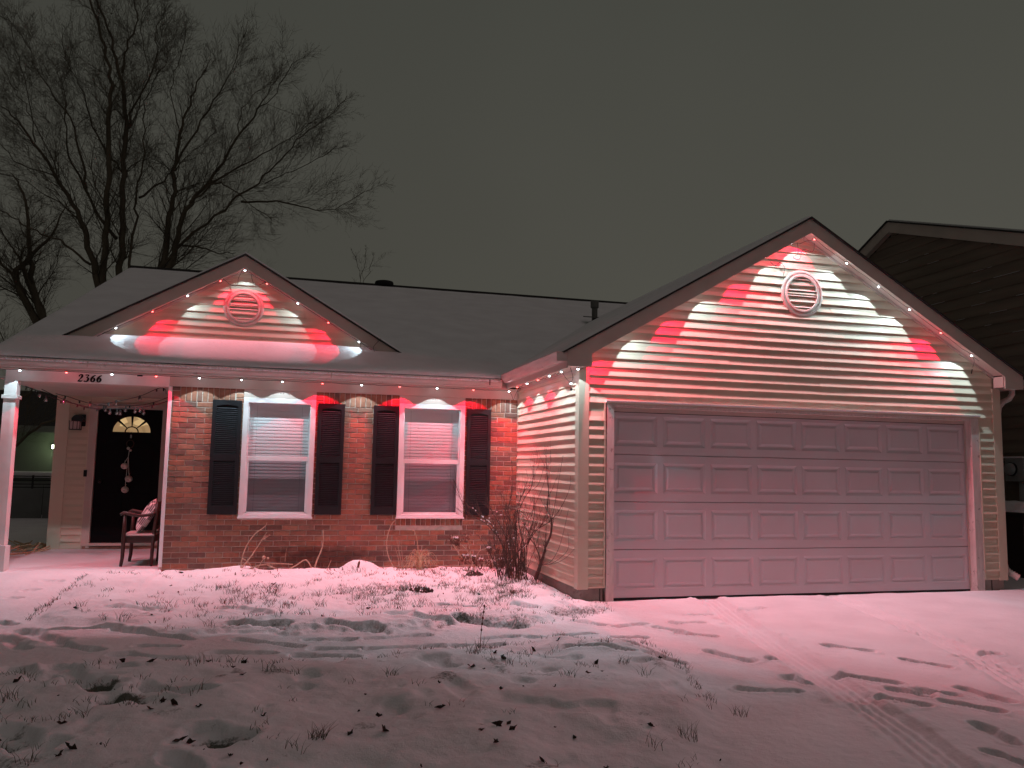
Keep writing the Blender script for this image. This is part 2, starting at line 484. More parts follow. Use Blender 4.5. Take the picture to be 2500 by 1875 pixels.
# ---- garage side wall
sw = MB(); sw.box(XG+.001, XG+.10, .0, YB, ZB, 2.56)
swall = sw.build('garage_side_wall', M['siding'], house)
clapboards(swall, ('x', XG), lambda z: [(.10, YB-.01)], ZB, 24, seed=6, wob=1.3, zmax=2.53)
# right hand wall and rear volume so that the house is solid
mb = MB()
mb.box(XR-.10, XR, .11, 17.5, ZB, 2.56)
mb.box(XL, XR, 17.4, 17.5, 0, 2.56)
mb.box(XL, XL+.1, YD+.1, 17.4, 0, 2.56)
mb.build('side_and_rear_wall', M['siding'], house)
# corner posts
for nm, pts in (('l', None),):
    mb = MB()
    mb.box(XG-.022, XG+.098, -.022, -.002, ZB-.012, 2.53)
    mb.box(XG-.022, XG-.002, -.002, .098, ZB-.012, 2.53)
    mb.build('corner_post', M['siding'], house, bevel=.002)
    mb = MB()
    mb.box(XR-.105, XR+.022, -.022, -.002, ZB-.012, 2.555)
    mb.box(XR+.002, XR+.022, -.002, .11, ZB-.012, 2.555)
    mb.build('corner_post', M['siding'], house, bevel=.002)
    mb = MB()
    mb.box(XG-.016, XG-.002, YB-.03, YB-.012, ZB, 2.50)
    mb.build('corner_trim', M['siding'], house)
# starter strip + foundations
mb = MB(); mb.box(XG+.015, OPL-.03, .012, .10, -.35, ZB-.004); mb.box(XG+.015, XG+.10, .10, YB+.1, -.35, ZB-.004)
mb.build('foundation', M['concrete'], house)
mb = MB(); mb.box(OPR+.03, XR-.015, .012, .10, -.35, ZB-.004); mb.box(XR-.115, XR-.015, .10, 17.4, -.35, ZB-.004)
mb.build('foundation', M['concrete'], house)
MB().box(XL+.02, XL+.115, YD, 17.4, -.35, .0).build('foundation', M['concrete'], house)
# cement block joints
MB().box(-.155, -.147, .006, .0119, -.2, ZB-.01).build('foundation_joint', M['dark'], house)
MB().box(5.12, 5.128, .006, .0119, -.2, ZB-.01).build('foundation_joint', M['dark'], house)

# ---- garage rake: fascia, soffit, crown of shingles
def rake(parent, xc, zp, y0, ywall, half, tail, xin, zin, name):
    """fascia boards (two), soffit boards (two), shingle edges (two)"""
    for s in (-1, 1):
        def X(v): return xc + s*v
        f = [(X(0), zp), (X(half), zp-SL*half), (X(half), tail), (X(xin), tail), (X(xin), zin), (X(0), zp-.175)] if tail else \
            [(X(0), zp), (X(half), zp-SL*half), (X(half-.26), zp-SL*half-.02), (X(0), zp-.175)]
        if s < 0: f = f[::-1]
        MB().prism(f, 1, y0, y0+.02).build('fascia', M['trim'], parent, bevel=.002)
        so = [(X(0), zp-.152), (X(xin if tail else half-.02), zp-.152-SL*(xin if tail else half-.02)), (X(xin if tail else half-.02), zp-.140-SL*(xin if tail else half-.02)), (X(0), zp-.140)]
        if s > 0: so = so[::-1]
        MB().prism(so, 1, y0+.021, ywall-.001).build('soffit', M['trim'], parent)
        # moulding where soffit meets wall
        q0 = zp-.153; e = (xin if tail else half-.05)
        mo = [(X(0), q0-.001), (X(e), q0-.001-SL*e), (X(e), q0-.034-SL*e), (X(0), q0-.034)]
        if s < 0: mo = mo[::-1]
        MB().prism(mo, 1, ywall-.024, ywall-.002).build('soffit_trim', M['trim'], parent, bevel=.002)
gr = MB(); gr.box(XC-.01, XC+.01, -.20+.021, 0.10, 4.31, 4.33)
grake = gr.build('garage_rake', M['trim'], house)
rake(grake, XC, ZP, -.20, .0, 3.084, 2.54, 2.80, 2.69, 'g')
# box returns (left / right) of the eaves
for s, xw in ((-1, XG), (1, XR)):
    a, b = (XC-3.075, XG-.003) if s < 0 else (XR+.003, XC+3.075)
    mb = MB()
    mb.box(a, b, -.178, 7.0 if s > 0 else YB-.16, 2.545, 2.56)
    mb.build('eave_soffit', M['trim'], house)
    mb = MB()
    if s < 0: mb.box(XC-3.084, XC-3.066, -.178, YB-.17, 2.52, 2.70)
    else: mb.box(XC+3.066, XC+3.084, -.178, 7.0, 2.545, 2.70)
    mb.build('eave_fascia', M['trim'], house, bevel=.002)
# small closing block of the right return
mb = MB(); mb.box(XC+2.79, XC+2.80, -.178, -.026, 2.56, 2.70); mb.box(XC-2.80, XC-2.79, -.178, -.026, 2.56, 2.70)
mb.build('return_box', M['trim'], house)
# frieze under the garage side eave
mb = MB(); mb.box(XG-.012, XG-.002, .10, YB-.03, 2.505, 2.545)
mb.build('frieze_board', M['trim'], house)

# ---- gutters (ogee profile), section given in (outward, height)
GP = [(0, 0), (.072, 0), (.080, .022), (.105, .052), (.112, .075), (.118, .092), (.122, .098), (.122, .106), (.112, .106), (.106, .094), (.070, .026), (.064, .008), (.0, .008)]
mb = MB(); mb.prism([(2.37 - d, 2.525 + h) for d, h in GP], 0, -7.0, XC-3.084-.10)
mb.build('front_gutter', M['gutter'], house)
mb = MB(); mb.prism([(XC-3.084 - d, 2.59 + h) for d, h in GP], 1, -.19, 2.37-.10)
mb.box(XC-3.084-.12, XC-3.084-.001, -.197, -.19, 2.59, 2.69)
mb.build('garage_gutter', M['gutter'], house)
mb = MB(); mb.prism([(XC+3.084 + d, 2.575 + h) for d, h in GP], 1, -.18, 7.0)
mb.build('right_gutter', M['gutter'], house)
# gutter seams and hangers
for x in (-5.9, -3.02, -.9):
    MB().box(x-.006, x+.006, 2.245, 2.2475, 2.55, 2.628).build('gutter_strap', M['dark'] if x > -1 else M['gutter'], house)
# front eave: fascia + soffit + frieze
mb = MB(); mb.box(-7.0, XC-3.084+.0, 2.371, 2.389, 2.505, 2.68); mb.build('front_fascia', M['trim'], house)
mb = MB(); mb.box(-6.98, XG-.03, 2.389, 2.60, 2.512, 2.522); mb.build('front_soffit', M['trim'], house)
mb = MB(); mb.box(XP+.0, XG-.024, 2.522, 2.545, 2.385, 2.511); mb.build('frieze_board', M['trim'], house, bevel=.0015)
mb = MB(); mb.box(-6.85, XP-.003, 2.515, 2.545, 2.378, 2.511); mb.build('porch_beam', M['post'], house, bevel=.0015)
mb = MB(); mb.box(-6.85, XP-.003, 2.547, 2.66, 2.372, 2.511); mb.build('porch_beam_core', M['trim'], house)

# ---- downspout at the right hand corner of the garage
mb = MB()
mb.tube([(5.60, .03, 2.58), (5.60, .03, 2.50), (5.57, .05, 2.44), (5.50, .08, 2.40), (5.44, .09, 2.33), (5.42, .09, 2.24), (5.42, .09, .30)], .036, 10)
mb.tube([(5.42, .09, .30), (5.425, .07, .24), (5.46, .02, .19), (5.51, -.03, .15)], .038, 10)
for k in range(5):
    mb.tube([(5.43+.018*k, .055-.018*k, .228-.017*k), (5.437+.018*k, .048-.018*k, .222-.017*k)], .042, 10)
mb.build('downspout', M['gutter'], house, smooth=False)
mb = MB()
mb.box(-7.02, -6.95, 2.44, 2.50, .10, 2.30)
mb.tube([(-6.985, 2.31, 2.53), (-6.985, 2.33, 2.46), (-6.985, 2.45, 2.36), (-6.985, 2.47, 2.29)], .034, 8)
mb.build('downspout', M['gutter'], house)

# ---- garage door opening
mb = MB(); mb.box(OPL-.012, 4.994+.012, -.040, -.001, 2.178, 2.190); mb.box(OPL-.012, 4.994+.012, -.052, -.001, 2.190, 2.198)
mb.build('door_header_flashing', M['white'], house)
mb = MB(); mb.box(OPL, 4.994, -.018, -.0005, 2.158, 2.177); mb.build('door_header', M['trim'], house)
mb = MB(); mb.box(.001, 4.876, -.0, .135, 2.131, 2.157); mb.build('head_jamb', M['jamb'], house)
mb = MB(); mb.box(.0, 4.877, .082, .094, 2.085, 2.1305); mb.build('weather_strip', M['trim'], house)
mb = MB(); mb.box(.0, 4.877, .095, .0985, 2.078, 2.13); mb.build('weather_seal', M['dark'], house)
for s in (0, 1):
    x0, x1 = (OPL, -.001) if s == 0 else (4.878, 4.994)
    mb = MB()
    # worn foot: ragged lower edge
    n = 9; pl = [(x0, 2.157), (x0, .02)]
    rr = random.Random(11+s)
    for k in range(n+1): pl.append((x0 + (x1-x0)*k/n, -.03 + rr.uniform(-.01, .03)))
    pl += [(x1, 2.157)]
    mb.prism(pl, 1, -.016, .0); mb.box(x0, x1, .0005, .135, -.02, 2.157)
    mb.build('side_jamb', M['jamb'], house)
    mb = MB()
    if s == 0: mb.box(-.001, .012, .080, .094, .02, 2.08)
    else: mb.box(4.865, 4.8775, .080, .094, .03, 2.08)
    mb.build('weather_strip', M['trim'], house)
    mb = MB(); a = OPL-.030 if s == 0 else 4.996
    mb.box(a, a+.016, -.022, -.001, ZB, 2.178); mb.build('j_channel', M['siding'], house)
# garage door slab: four sections, each with eight raised panels
gd = MB(); gd.box(0, 4.877, .118, .135, .01, 2.13)
gdoor = gd.build('garage_door', M['door_white'], house)
SH = .5325; PW, PH = .537, .345
def panel_mesh():
    mb = MB(); w, h = PW/2, PH/2
    rings = [(0, 0), (.012, .006), (.017, .006), (.024, .011), (.040, .012), (.047, .008), (.052, .008), (.064, .001), (.070, .0005)]
    vs = []
    for d, y in rings:
        vs += [(-w+d, y, -h+d), (w-d, y, -h+d), (w-d, y, h-d), (-w+d, y, h-d)]
    fs = []
    for i in range(len(rings)-1):
        for k in range(4): fs.append((i*4+k, i*4+(k+1) % 4, i*4+4+(k+1) % 4, i*4+4+k))
    b = (len(rings)-1)*4; fs.append((b, b+1, b+2, b+3))
    mb.add(vs, fs)
    return mb
pm = None
for r_ in range(4):
    z0 = .008 + r_*SH; z1 = z0 + SH - .009
    mb = MB()
    xs = [.002]
    for c in range(8):
        cx = .012 + .03 + PW/2 + c*(4.877-.024-.06-PW)/7
        xs.append((cx-PW/2, cx+PW/2, cx))
    ya0 = .1
    cz = (z0+z1)/2; za, zb_ = cz-PH/2, cz+PH/2
    prev = .002
    F = lambda a, b, c, d: mb.add([(a, ya0, c), (b, ya0, c), (b, ya0, d), (a, ya0, d)], [(0, 1, 2, 3)])
    F(.002, 4.875, z0, za); F(.002, 4.875, zb_, z1)
    for a, b, cx in xs[1:]:
        F(prev, a, za, zb_); prev = b
    F(prev, 4.875, za, zb_)
    mb.add([(.002, ya0, z1), (4.875, ya0, z1), (4.875, .117, z1+.003), (.002, .117, z1+.003)], [(0, 1, 2, 3)])
    mb.add([(.002, .117, z0-.003), (4.875, .117, z0-.003), (4.875, ya0, z0), (.002, ya0, z0)], [(0, 1, 2, 3)])
    sec = mb.build('door_section', M['door_white'], gdoor)
for r_ in range(4):
    z0 = .008 + r_*SH; z1 = z0 + SH - .006
    for c in range(8):
        cx = .012 + .03 + PW/2 + c*(4.877-.024-.06-PW)/7
        if pm is None:
            pm = panel_mesh().build('door_panel', M['door_white'], gdoor)
            o = pm
            for v in o.data.vertices: v.co = v.co + worg(gdoor)
        else:
            o = pm.copy(); COL.objects.link(o)
        o.parent = gdoor; o.location = Vector((cx, .1, (z0+z1)/2)) - worg(gdoor)
mb = MB(); mb.box(.004, 4.873, .098, .118, -.02, .008); mb.build('bottom_seal', M['dark'], gdoor)

# ---- gable vents
def vent(parent_label, cx, y, cz, r, rin):
    mb = MB()
    mb.lathe([(r, .0), (r, -.014), (r-.012, -.022), (r-.03, -.024), (r-.034, -.018), (rin+.028, -.02), (rin+.022, -.03), (rin+.004, -.03), (rin, -.022), (rin, .0)], (cx, y, cz), 48, 1)
    o = mb.build('gable_vent', M['white'] if False else M['trim'], house, smooth=False)
    MB().lathe([(rin, -.001), (.001, -.001)], (cx, y, cz), 40, 1).build('vent_backing', M['dark'], o)
    n = 6
    for k in range(n):
        z = cz - rin + (k+.62)*2*rin/n
        hw = math.sqrt(max(0, rin*rin - (z-cz)**2))
        if hw < .03: continue
        mb = MB()
        mb.prism([(y-.020, z-.012), (y-.024, z-.008), (y-.010, z+.006), (y-.006, z+.003)], 0, cx-hw, cx+hw)
        mb.build('louver', M['trim'], o)
    return o
v1 = vent('', 2.445, -.002, 3.60, .290, .205)

# ---- roofs
mb = MB()
RS = .365
def main_z(y): return 2.66 + RS*(y - 2.255)
# main roof deck (front and rear slope)
mb.prism([(2.30, 2.655), (10.1, main_z(10.1)), (17.9, 2.655), (17.9, 2.62), (10.1, main_z(10.1)-.045), (2.30, 2.62)], 0, -6.99, 5.5)
mb.build('main_roof', M['shingle'], house)
mb = MB()
mb.prism([(2.35, 2.60), (10.1, main_z(10.1)-.06), (17.8, 2.60)], 0, XL, XL+.02)
mb.build('left_gable_wall', M['siding'], house)
mb = MB(); mb.prism([(2.30, 2.62), (10.1, main_z(10.1)-.046), (10.1, main_z(10.1)-.19), (2.30, 2.46)], 0, -6.985, -6.965)
mb.build('left_rake_fascia', M['trim'], house)
# garage roof: two decks
for s in (-1, 1):
    mb = MB(); h = 3.13
    p = [(XC, ZP+.002), (XC+s*h, ZP+.002-SL*h), (XC+s*h, ZP+.024-SL*h), (XC, ZP+.026)]
    if s > 0: p = p[::-1]
    mb.prism(p, 1, -.225, 8.2)
    mb.build('garage_roof', M['shingle'], house)
# front gable over the porch
GC, GZ, GY = -4.20, 4.265, 3.0
ggable = MB().prism([(GC-2.05, 2.98), (GC+2.05, 2.98), (GC, 4.10)], 1, 3.201, 3.28).build('front_gable', M['siding'], house)
clapboards(ggable, ('y', 3.20), lambda z: [(GC-(4.10-z)/SL, GC+(4.10-z)/SL)], 2.975, 11, seed=8)
rake(ggable, GC, GZ, GY, 3.20, 2.21, None, 2.1, 0, 'f')
for s in (-1, 1):
    h = 2.26
    mb = MB()
    a = [(GC, GY-.025, GZ+.002), (GC+s*h, GY-.025, GZ+.002-SL*h), (GC+s*h, GY+.35, GZ+.002-SL*h), (GC, 6.8, GZ+.002)]
    b = [(p_[0], p_[1], p_[2]+.022) for p_ in a]
    fs = [(0, 1, 2, 3), (7, 6, 5, 4), (0, 4, 5, 1), (1, 5, 6, 2), (2, 6, 7, 3), (3, 7, 4, 0)]
    mb.add(a+b, fs)
    mb.build('front_gable_roof', M['shingle'], house)
vent('', GC, 3.198, 3.575, .270, .190)
# ridge cap line
MB().box(-6.95, 5.4, 10.05, 10.15, main_z(10.1)-.01, main_z(10.1)+.075).build('ridge_cap', M['shingle'], house)
# plumbing stack and roof vent
mb = MB(); b0 = (2.27, 6.6)
mb.tube([(*b0, 4.05), (*b0, 4.72)], .058, 14)
mb.tube([(*b0, 4.66), (*b0, 4.80)], .082, 14)
mb.add([(2.10, 6.40, 4.42), (2.44, 6.40, 4.42), (2.44, 6.8, 4.50), (2.10, 6.8, 4.50), (2.10, 6.40, 4.44), (2.44, 6.40, 4.44), (2.44, 6.8, 4.52), (2.10, 6.8, 4.52)], [(0,3,2,1),(4,5,6,7),(0,1,5,4),(1,2,6,5),(2,3,7,6),(3,0,4,7)])
mb.build('vent_stack', M['pipe'], house)
mb = MB(); mb.lathe([(.15, -.12), (.15, .0), (.215, .005), (.215, .07), (.20, .10), (.12, .12), (.001, .125)], (-1.57, 10.12, 5.57), 20)
mb.build('roof_vent', M['dark'], house, smooth=True)

# ---- brick wall
WINS = [(-4.097, -3.188), (-2.083, -1.174)]
ZS, ZT = .745, 2.277
bwm = MB()
def wallpiece(a, b, c, d): bwm.box(a, b, YB+.006, YB+.11, c, d)
wallpiece(XP, XG, -.2, ZS)
edges = [XP] + [q for w in WINS for q in w] + [XG]
for a, b in zip(edges[0::2], edges[1::2]): wallpiece(a, b, ZS, 2.52)
for a, b in WINS: wallpiece(a, b, ZT+.108, 2.52)
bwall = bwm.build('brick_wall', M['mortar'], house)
mb = MB(); mb.box(XP, XP+.02, YB+.11, YD, 0, 2.52); mb.build('porch_return_wall', M['brick_mass'], house)
mb = MB(); mb.box(XP-.012, XP+.030, YB-.025, YB+.02, .13, 2.382); mb.build('corner_trim', M['white'], house, bevel=.002)
CP, BL = .06773, .2032
bricks = []     # (x0, x1, z0, z1)
rb = random.Random(5)
Z0 = .1727
for i in range(-4, 30):
    z = Z0 + i*CP
    x = XP + .032 - (.0 if i % 2 == 0 else BL/2) 
    while x < XG:
        a, b = max(x, XP+.032), min(x+BL-.0095, XG-.018)
        x += BL
        segs = [(a, b)]
        if z + .057 > ZS - .003:
            for wa, wb in WINS:
                ns = []
                for p, q in segs:
                    if q <= wa-.008 or p >= wb+.008: ns.append((p, q)); continue
                    if p < wa-.008: ns.append((p, wa-.008))
                    if q > wb+.008: ns.append((wb+.008, q))
                segs = ns
        elif z + .057 > ZS - .11:     # rowlock sill takes this place
            for wa, wb in WINS[1:]:
                ns = []
                for p, q in segs:
                    if q <= wa or p >= wb: ns.append((p, q)); continue
                    if p < wa: ns.append((p, wa-.006))
                    if q > wb: ns.append((wb+.006, q))
                segs = ns
        for p, q in segs:
            if q - p > .03: bricks.append((p, q, z, z+.0575))
wa, wb = WINS[1]
x = wa
while x < wb-.02:
    bricks.append((x, min(x+.058, wb), ZS-.108, ZS-.008)); x += .0677
zs0 = Z0 + 30*CP
for a, b in zip(edges[0::2], edges[1::2]):
    a += (.032 if a == XP else .004); b -= (.02 if b == XG else .004)
    for k in range(3):
        for q in ((a, a+.092), (b-.092, b)):
            bricks.append((q[0], q[1], zs0+k*CP, zs0+k*CP+.0575))
    x = a+.1015
    n = int(round((b-.1015-x)/.0677)); st = (b-.1015-x)/n
    for k in range(n): bricks.append((x+k*st, x+k*st+st-.0095, zs0, zs0+.19))
def hidden(bk):
    xm, zm = (bk[0]+bk[1])/2, (bk[2]+bk[3])/2
    for a, b in ((-4.475, -4.108), (-3.156, -2.81), (-2.43, -2.085), (-1.142, -.805)):
        if a+.03 < bk[0] and bk[1] < b-.03 and .79 < zm < 2.2: return True
    return zm < 0.03
bm_ = MB()   # unit brick, worn edges
unit = None
cx0 = -3.4854
order = sorted(bricks, key=lambda q: (hidden(q), (((q[0]+q[1])/2-cx0)**2 + ((q[2]+q[3])/2-1.2)**2*.5)))
single, rest = order[:300], order[300:]
def brick_geo(mb, a, b, c, d, y0):
    e = .004
    vs = [(a+e, y0, c+e), (b-e, y0, c+e), (b-e, y0, d-e), (a+e, y0, d-e),
          (a, y0+e, c), (b, y0+e, c), (b, y0+e, d), (a, y0+e, d), (a, YB+.02, c), (b, YB+.02, c), (b, YB+.02, d), (a, YB+.02, d)]
    fs = [(0, 1, 2, 3), (0, 4, 5, 1), (1, 5, 6, 2), (2, 6, 7, 3), (3, 7, 4, 0), (4, 8, 9, 5), (5, 9, 10, 6), (6, 10, 11, 7), (7, 11, 8, 4)]
    mb.add(vs, fs)
cache = {}
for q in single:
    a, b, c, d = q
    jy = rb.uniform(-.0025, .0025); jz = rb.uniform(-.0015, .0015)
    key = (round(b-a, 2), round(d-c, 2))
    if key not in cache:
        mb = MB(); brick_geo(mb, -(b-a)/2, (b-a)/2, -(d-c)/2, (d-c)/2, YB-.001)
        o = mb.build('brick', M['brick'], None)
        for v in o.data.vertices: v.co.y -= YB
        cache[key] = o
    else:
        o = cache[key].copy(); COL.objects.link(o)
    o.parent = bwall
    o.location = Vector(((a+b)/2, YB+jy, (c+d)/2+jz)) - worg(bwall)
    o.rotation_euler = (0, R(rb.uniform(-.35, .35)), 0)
mats_rest = [M['brick_a'] if 'brick_a' in M else None]
tones = [(0.200,0.099,0.073),(0.330,0.163,0.107),(0.370,0.155,0.099),(0.240,0.129,0.095),(0.320,0.138,0.086),(0.180,0.103,0.082)]
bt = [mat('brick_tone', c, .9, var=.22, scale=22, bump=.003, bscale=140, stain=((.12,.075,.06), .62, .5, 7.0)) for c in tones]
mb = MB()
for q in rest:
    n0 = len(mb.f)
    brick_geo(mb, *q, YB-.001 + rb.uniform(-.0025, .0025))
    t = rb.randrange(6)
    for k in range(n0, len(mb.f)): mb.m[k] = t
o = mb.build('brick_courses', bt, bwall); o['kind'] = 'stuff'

# ---- windows
SHX = [(-4.475, -4.118), (-3.156, -2.811), (-2.430, -2.088), (-1.142, -.806)]
for wi, (wa, wb) in enumerate(WINS):
    Y0 = YB-.035
    fr = MB()
    t = .062
    fr.box(wa, wa+t, Y0, YB+.08, ZS, ZT); fr.box(wb-t, wb, Y0, YB+.08, ZS, ZT)
    fr.box(wa+t, wb-t, Y0, YB+.08, ZT-t, ZT); fr.box(wa+t, wb-t, Y0, YB+.08, ZS, ZS+.04)
    # stepped inner lip
    fr.box(wa+t, wa+t+.012, Y0+.016, YB+.07, ZS+.04, ZT-t); fr.box(wb-t-.012, wb-t, Y0+.016, YB+.07, ZS+.04, ZT-t)
    win = fr.build('window', M['white'], house, bevel=.003)
    MB().box(wa-.012, wb+.012, Y0-.02, Y0+.03, ZS-.016, ZS-.001).build('window_sill', M['white'], win, bevel=.003)
    sn = MB(); n = 30
    for k in range(n):
        a = wa-.005 + (wb-wa+.01)*k/n; b = wa-.005 + (wb-wa+.01)*(k+1)/n
        h = .007+.006*noise.noise(Vector((k*.31, wi, 0)))
        sn.box(a, b, Y0-.018, Y0-.0005, ZS-.0005, ZS+h+.004)
    sn.build('sill_snow', M['snow'], win)
    sh = MB()
    sh.box(wa+t+.012, wb-t-.012, Y0+.028, Y0+.05, 1.468, 1.524)       # meeting rail
    sh.box(wa+t+.012, wa+t+.032, Y0+.034, Y0+.052, ZS+.045, 1.467); sh.box(wb-t-.032, wb-t-.012, Y0+.034, Y0+.052, ZS+.045, 1.467)
    sh.box(wa+t+.012, wb-t-.012, Y0+.034, Y0+.052, ZS+.04, ZS+.066)
    sh.build('sash', M['white'], win, bevel=.002)
    MB().add([(wa+t, Y0+.060, 1.50), (wb-t, Y0+.060, 1.50), (wb-t, Y0+.060, ZT-t), (wa+t, Y0+.060, ZT-t)], [(0, 1, 2, 3)]).build('pane', M['glass'], win)
    MB().add([(wa+t, Y0+.046, ZS+.04), (wb-t, Y0+.046, ZS+.04), (wb-t, Y0+.046, 1.49), (wa+t, Y0+.046, 1.49)], [(0, 1, 2, 3)]).build('pane', M['screen'], win)
    # venetian blind
    ns = int((ZT-t-ZS-.04)/.0432)
    slat = None
    for k in range(ns):
        z = ZS+.065 + k*.0432
        if slat is None:
            mb = MB(); L = (wb-wa)/2-t-.006
            mb.prism([(-.0015, -.0235), (-.0015, -.010), (.0005, .006), (.0035, .0235), (.0020, .0235), (-.001, .006), (-.003, -.010), (-.003, -.0235)][::-1], 0, -L, L)
            slat = mb.build('blind_slat', M['blind'], None); o = slat
        else:
            o = slat.copy(); COL.objects.link(o)
        o.parent = win
        o.location = Vector(((wa+wb)/2, YB+.075, z)) - worg(win)
    mb = MB()
    for cx in (wa+.17, wb-.17): mb.box(cx-.0015, cx+.0015, YB+.056, YB+.0575, ZS+.05, ZT-.09)
    mb.build('blind_cord', M['grey_box'], win)
    MB().box(wa+.03, wb-.03, YB+.104, YB+.109, ZS+.01, ZT-.01).build('blind_backing', M['grey_box'], win)
    mb = MB(); mb.box(wa-.001, wb+.001, YB-.020, YB+.02, ZT+.001, 2.384); mb.build('head_panel', M['trim'], win)
    mb = MB(); mb.tube([((wa+wb)/2, YB-.021, 2.348), ((wa+wb)/2, YB-.026, 2.348)], .005, 6); mb.tube([((wa+wb)/2+.03, YB-.021, 2.345), ((wa+wb)/2+.03, YB-.026, 2.345)], .005, 6)
    mb.build('screw', M['dark'], win)
# ---- shutters
for a, b in SHX:
    z0, z1 = .778, 2.235
    ys = YB-.037; mb = MB(); f = .047
    yb = YB-.004
    mb.box(a, a+f, ys, yb, z0, z1); mb.box(b-f, b, ys, yb, z0, z1)
    mb.box(a+f, b-f, ys, yb, z0, z0+.105)
    zm0, zm1 = 1.455, 1.535
    mb.box(a+f, b-f, ys, yb, zm0, zm1)
    # arched top rail
    n = 12; pl = [(b-f, z1), (a+f, z1)]
    for k in range(n+1):
        t_ = k/n; x = a+f + (b-a-2*f)*t_
        pl.append((x, z1-.085 + .024*math.sin(math.pi*t_)**.8))
    mb.prism(pl, 1, ys, yb)
    mb.box(a+f, b-f, yb-.004, yb, z0, z1-.05)
    shut = mb.build('shutter', M['black'], house, bevel=.0015)
    sl = None
    for (u0, u1, n) in ((z0+.112, zm0-.006, 23), (zm1+.006, z1-.088, 24)):
        for k in range(n):
            z = u0 + (u1-u0)*(k+.5)/n
            if sl is None:
                mb2 = MB(); L = (b-a)/2-f
                mb2.prism([(.001, -.0085), (.004, -.0105), (.024, .002), (.022, .0045)], 0, -L, L)
                sl = mb2.build('louver', M['louver'], None); o = sl
            else:
                o = sl.copy(); COL.objects.link(o)
            o.parent = shut; o.location = Vector(((a+b)/2, ys+.001, z)) - worg(shut)

# ---- porch: post, ceiling, floor, door wall
mb = MB()
mb.box(-6.85, -6.715, 2.50, 2.64, .10, 2.376)
post = mb.build('porch_post', M['post'], house, bevel=.003)
MB().box(-6.868, -6.697, 2.482, 2.658, 2.155, 2.20).build('post_collar', M['post'], post, bevel=.003)
MB().box(-6.872, -6.693, 2.478, 2.662, .08, .40).build('post_base', M['post'], post, bevel=.004)
sn = MB()
for k in range(12): 
    x = -6.872+.0149*k
    sn.box(x, x+.0149, 2.478, 2.499, .4005, .407+.014*math.sin(k*.31)**2)
sn.build('post_snow', M['snow'], post)
MB().box(-6.98, XP, 2.661, YD, 2.415, 2.44).build('porch_ceiling', M['trim'], house)
MB().box(-7.0, XP, 2.30, YD+.2, -.2, .085).build('porch_floor', M['concrete'], house)
dw = MB()
DX0, DX1, DZ0, DZ1 = -6.355, -5.44, .20, 2.235
dw.box(XL, DX0-.10, YD, YD+.1, .10, 2.43); dw.box(DX1+.06, XP+.02, YD, YD+.1, .10, 2.43); dw.box(DX0-.10, DX1+.06, YD, YD+.1, DZ1+.03, 2.43)
dwall = dw.build('door_wall', M['siding'], house)
clapboards(dwall, ('y', YD), lambda z: [(XL+.16, DX0-.13)], .112, 23, seed=9, wob=.8, zmax=2.43)
mb = MB(); mb.box(XL-.02, XL+.16, YD-.022, YD-.001, .10, 2.414); mb.build('corner_post', M['siding'], house, bevel=.002)
mb = MB(); mb.box(DX0-.13, DX0-.115, YD-.02, YD-.001, .10, 2.414); mb.build('j_channel', M['siding'], house)
mb = MB(); mb.box(DX0-.115, DX0-.002, YD-.028, YD+.05, .10, DZ1+.08); mb.box(DX1+.002, DX1+.085, YD-.028, YD+.05, .10, DZ1+.08); mb.box(DX0-.002, DX1+.002, YD-.028, YD+.05, DZ1+.004, DZ1+.08)
mb.box(DX0-.05, DX0-.003, YD-.040, YD-.029, .12, DZ1+.02)
mb.build('door_frame', M['trim'], house, bevel=.002)
mb = MB(); mb.box(DX0-.02, DX1+.02, YD-.06, YD+.05, .155, DZ0-.005); mb.build('threshold', M['trim'], house, bevel=.002)
mb = MB(); mb.box(DX0-.1, DX1+.4, YD-.035, YD+.0, .086, .150); mb.build('door_step', M['brick_mass'], house)
dr = MB(); dr.box(DX0, DX1, YD+.01, YD+.05, DZ0, DZ1)
fdoor = dr.build('front_door', M['door_black'], house)
fc = ((-6.143-5.607)/2, 1.882); FR = .268; FH = .240
def sector(a0, a1, r0, r1, nm):
    n = 10; pl = []
    for k in range(n+1):
        a = a0+(a1-a0)*k/n; pl.append((fc[0]+r1*FR*math.cos(a), fc[1]+r1*FH*math.sin(a)))
    for k in range(n, -1, -1):
        a = a0+(a1-a0)*k/n; pl.append((fc[0]+r0*FR*math.cos(a), fc[1]+r0*FH*math.sin(a)))
    MB().prism(pl[::-1], 1, YD+.006, YD+.0095).build('pane', M['fanlight'], fdoor)
g = .060
for k in range(4): sector(math.pi*k/4+(.0 if k == 0 else g*1.2), math.pi*(k+1)/4-(0 if k == 3 else g*1.2), .38, 1.0, '')
sector(0, math.pi, .02, .31, '')
for (x0, x1, z0, z1) in ((-6.24, -5.95, .33, .95), (-5.84, -5.55, .33, .95), (-6.24, -5.95, 1.05, 1.72), (-5.84, -5.55, 1.05, 1.72)):
    mb = MB(); mb.box(x0, x1, YD+.004, YD+.0095, z0, z1); mb.build('door_panel', M['door_black'], fdoor, bevel=.003)
mb = MB(); mb.ball((-6.27, YD-.03, 1.12), .03, 10); mb.tube([(-6.27, YD+.01, 1.12), (-6.27, YD-.03, 1.12)], .012, 8); mb.build('door_knob', M['metal_dark'], fdoor, smooth=True)
mb = MB(); mb.box(-6.50, -6.455, YD-.045, YD-.029, 1.19, 1.29); mb.build('doorbell', M['dark'], house, bevel=.003)

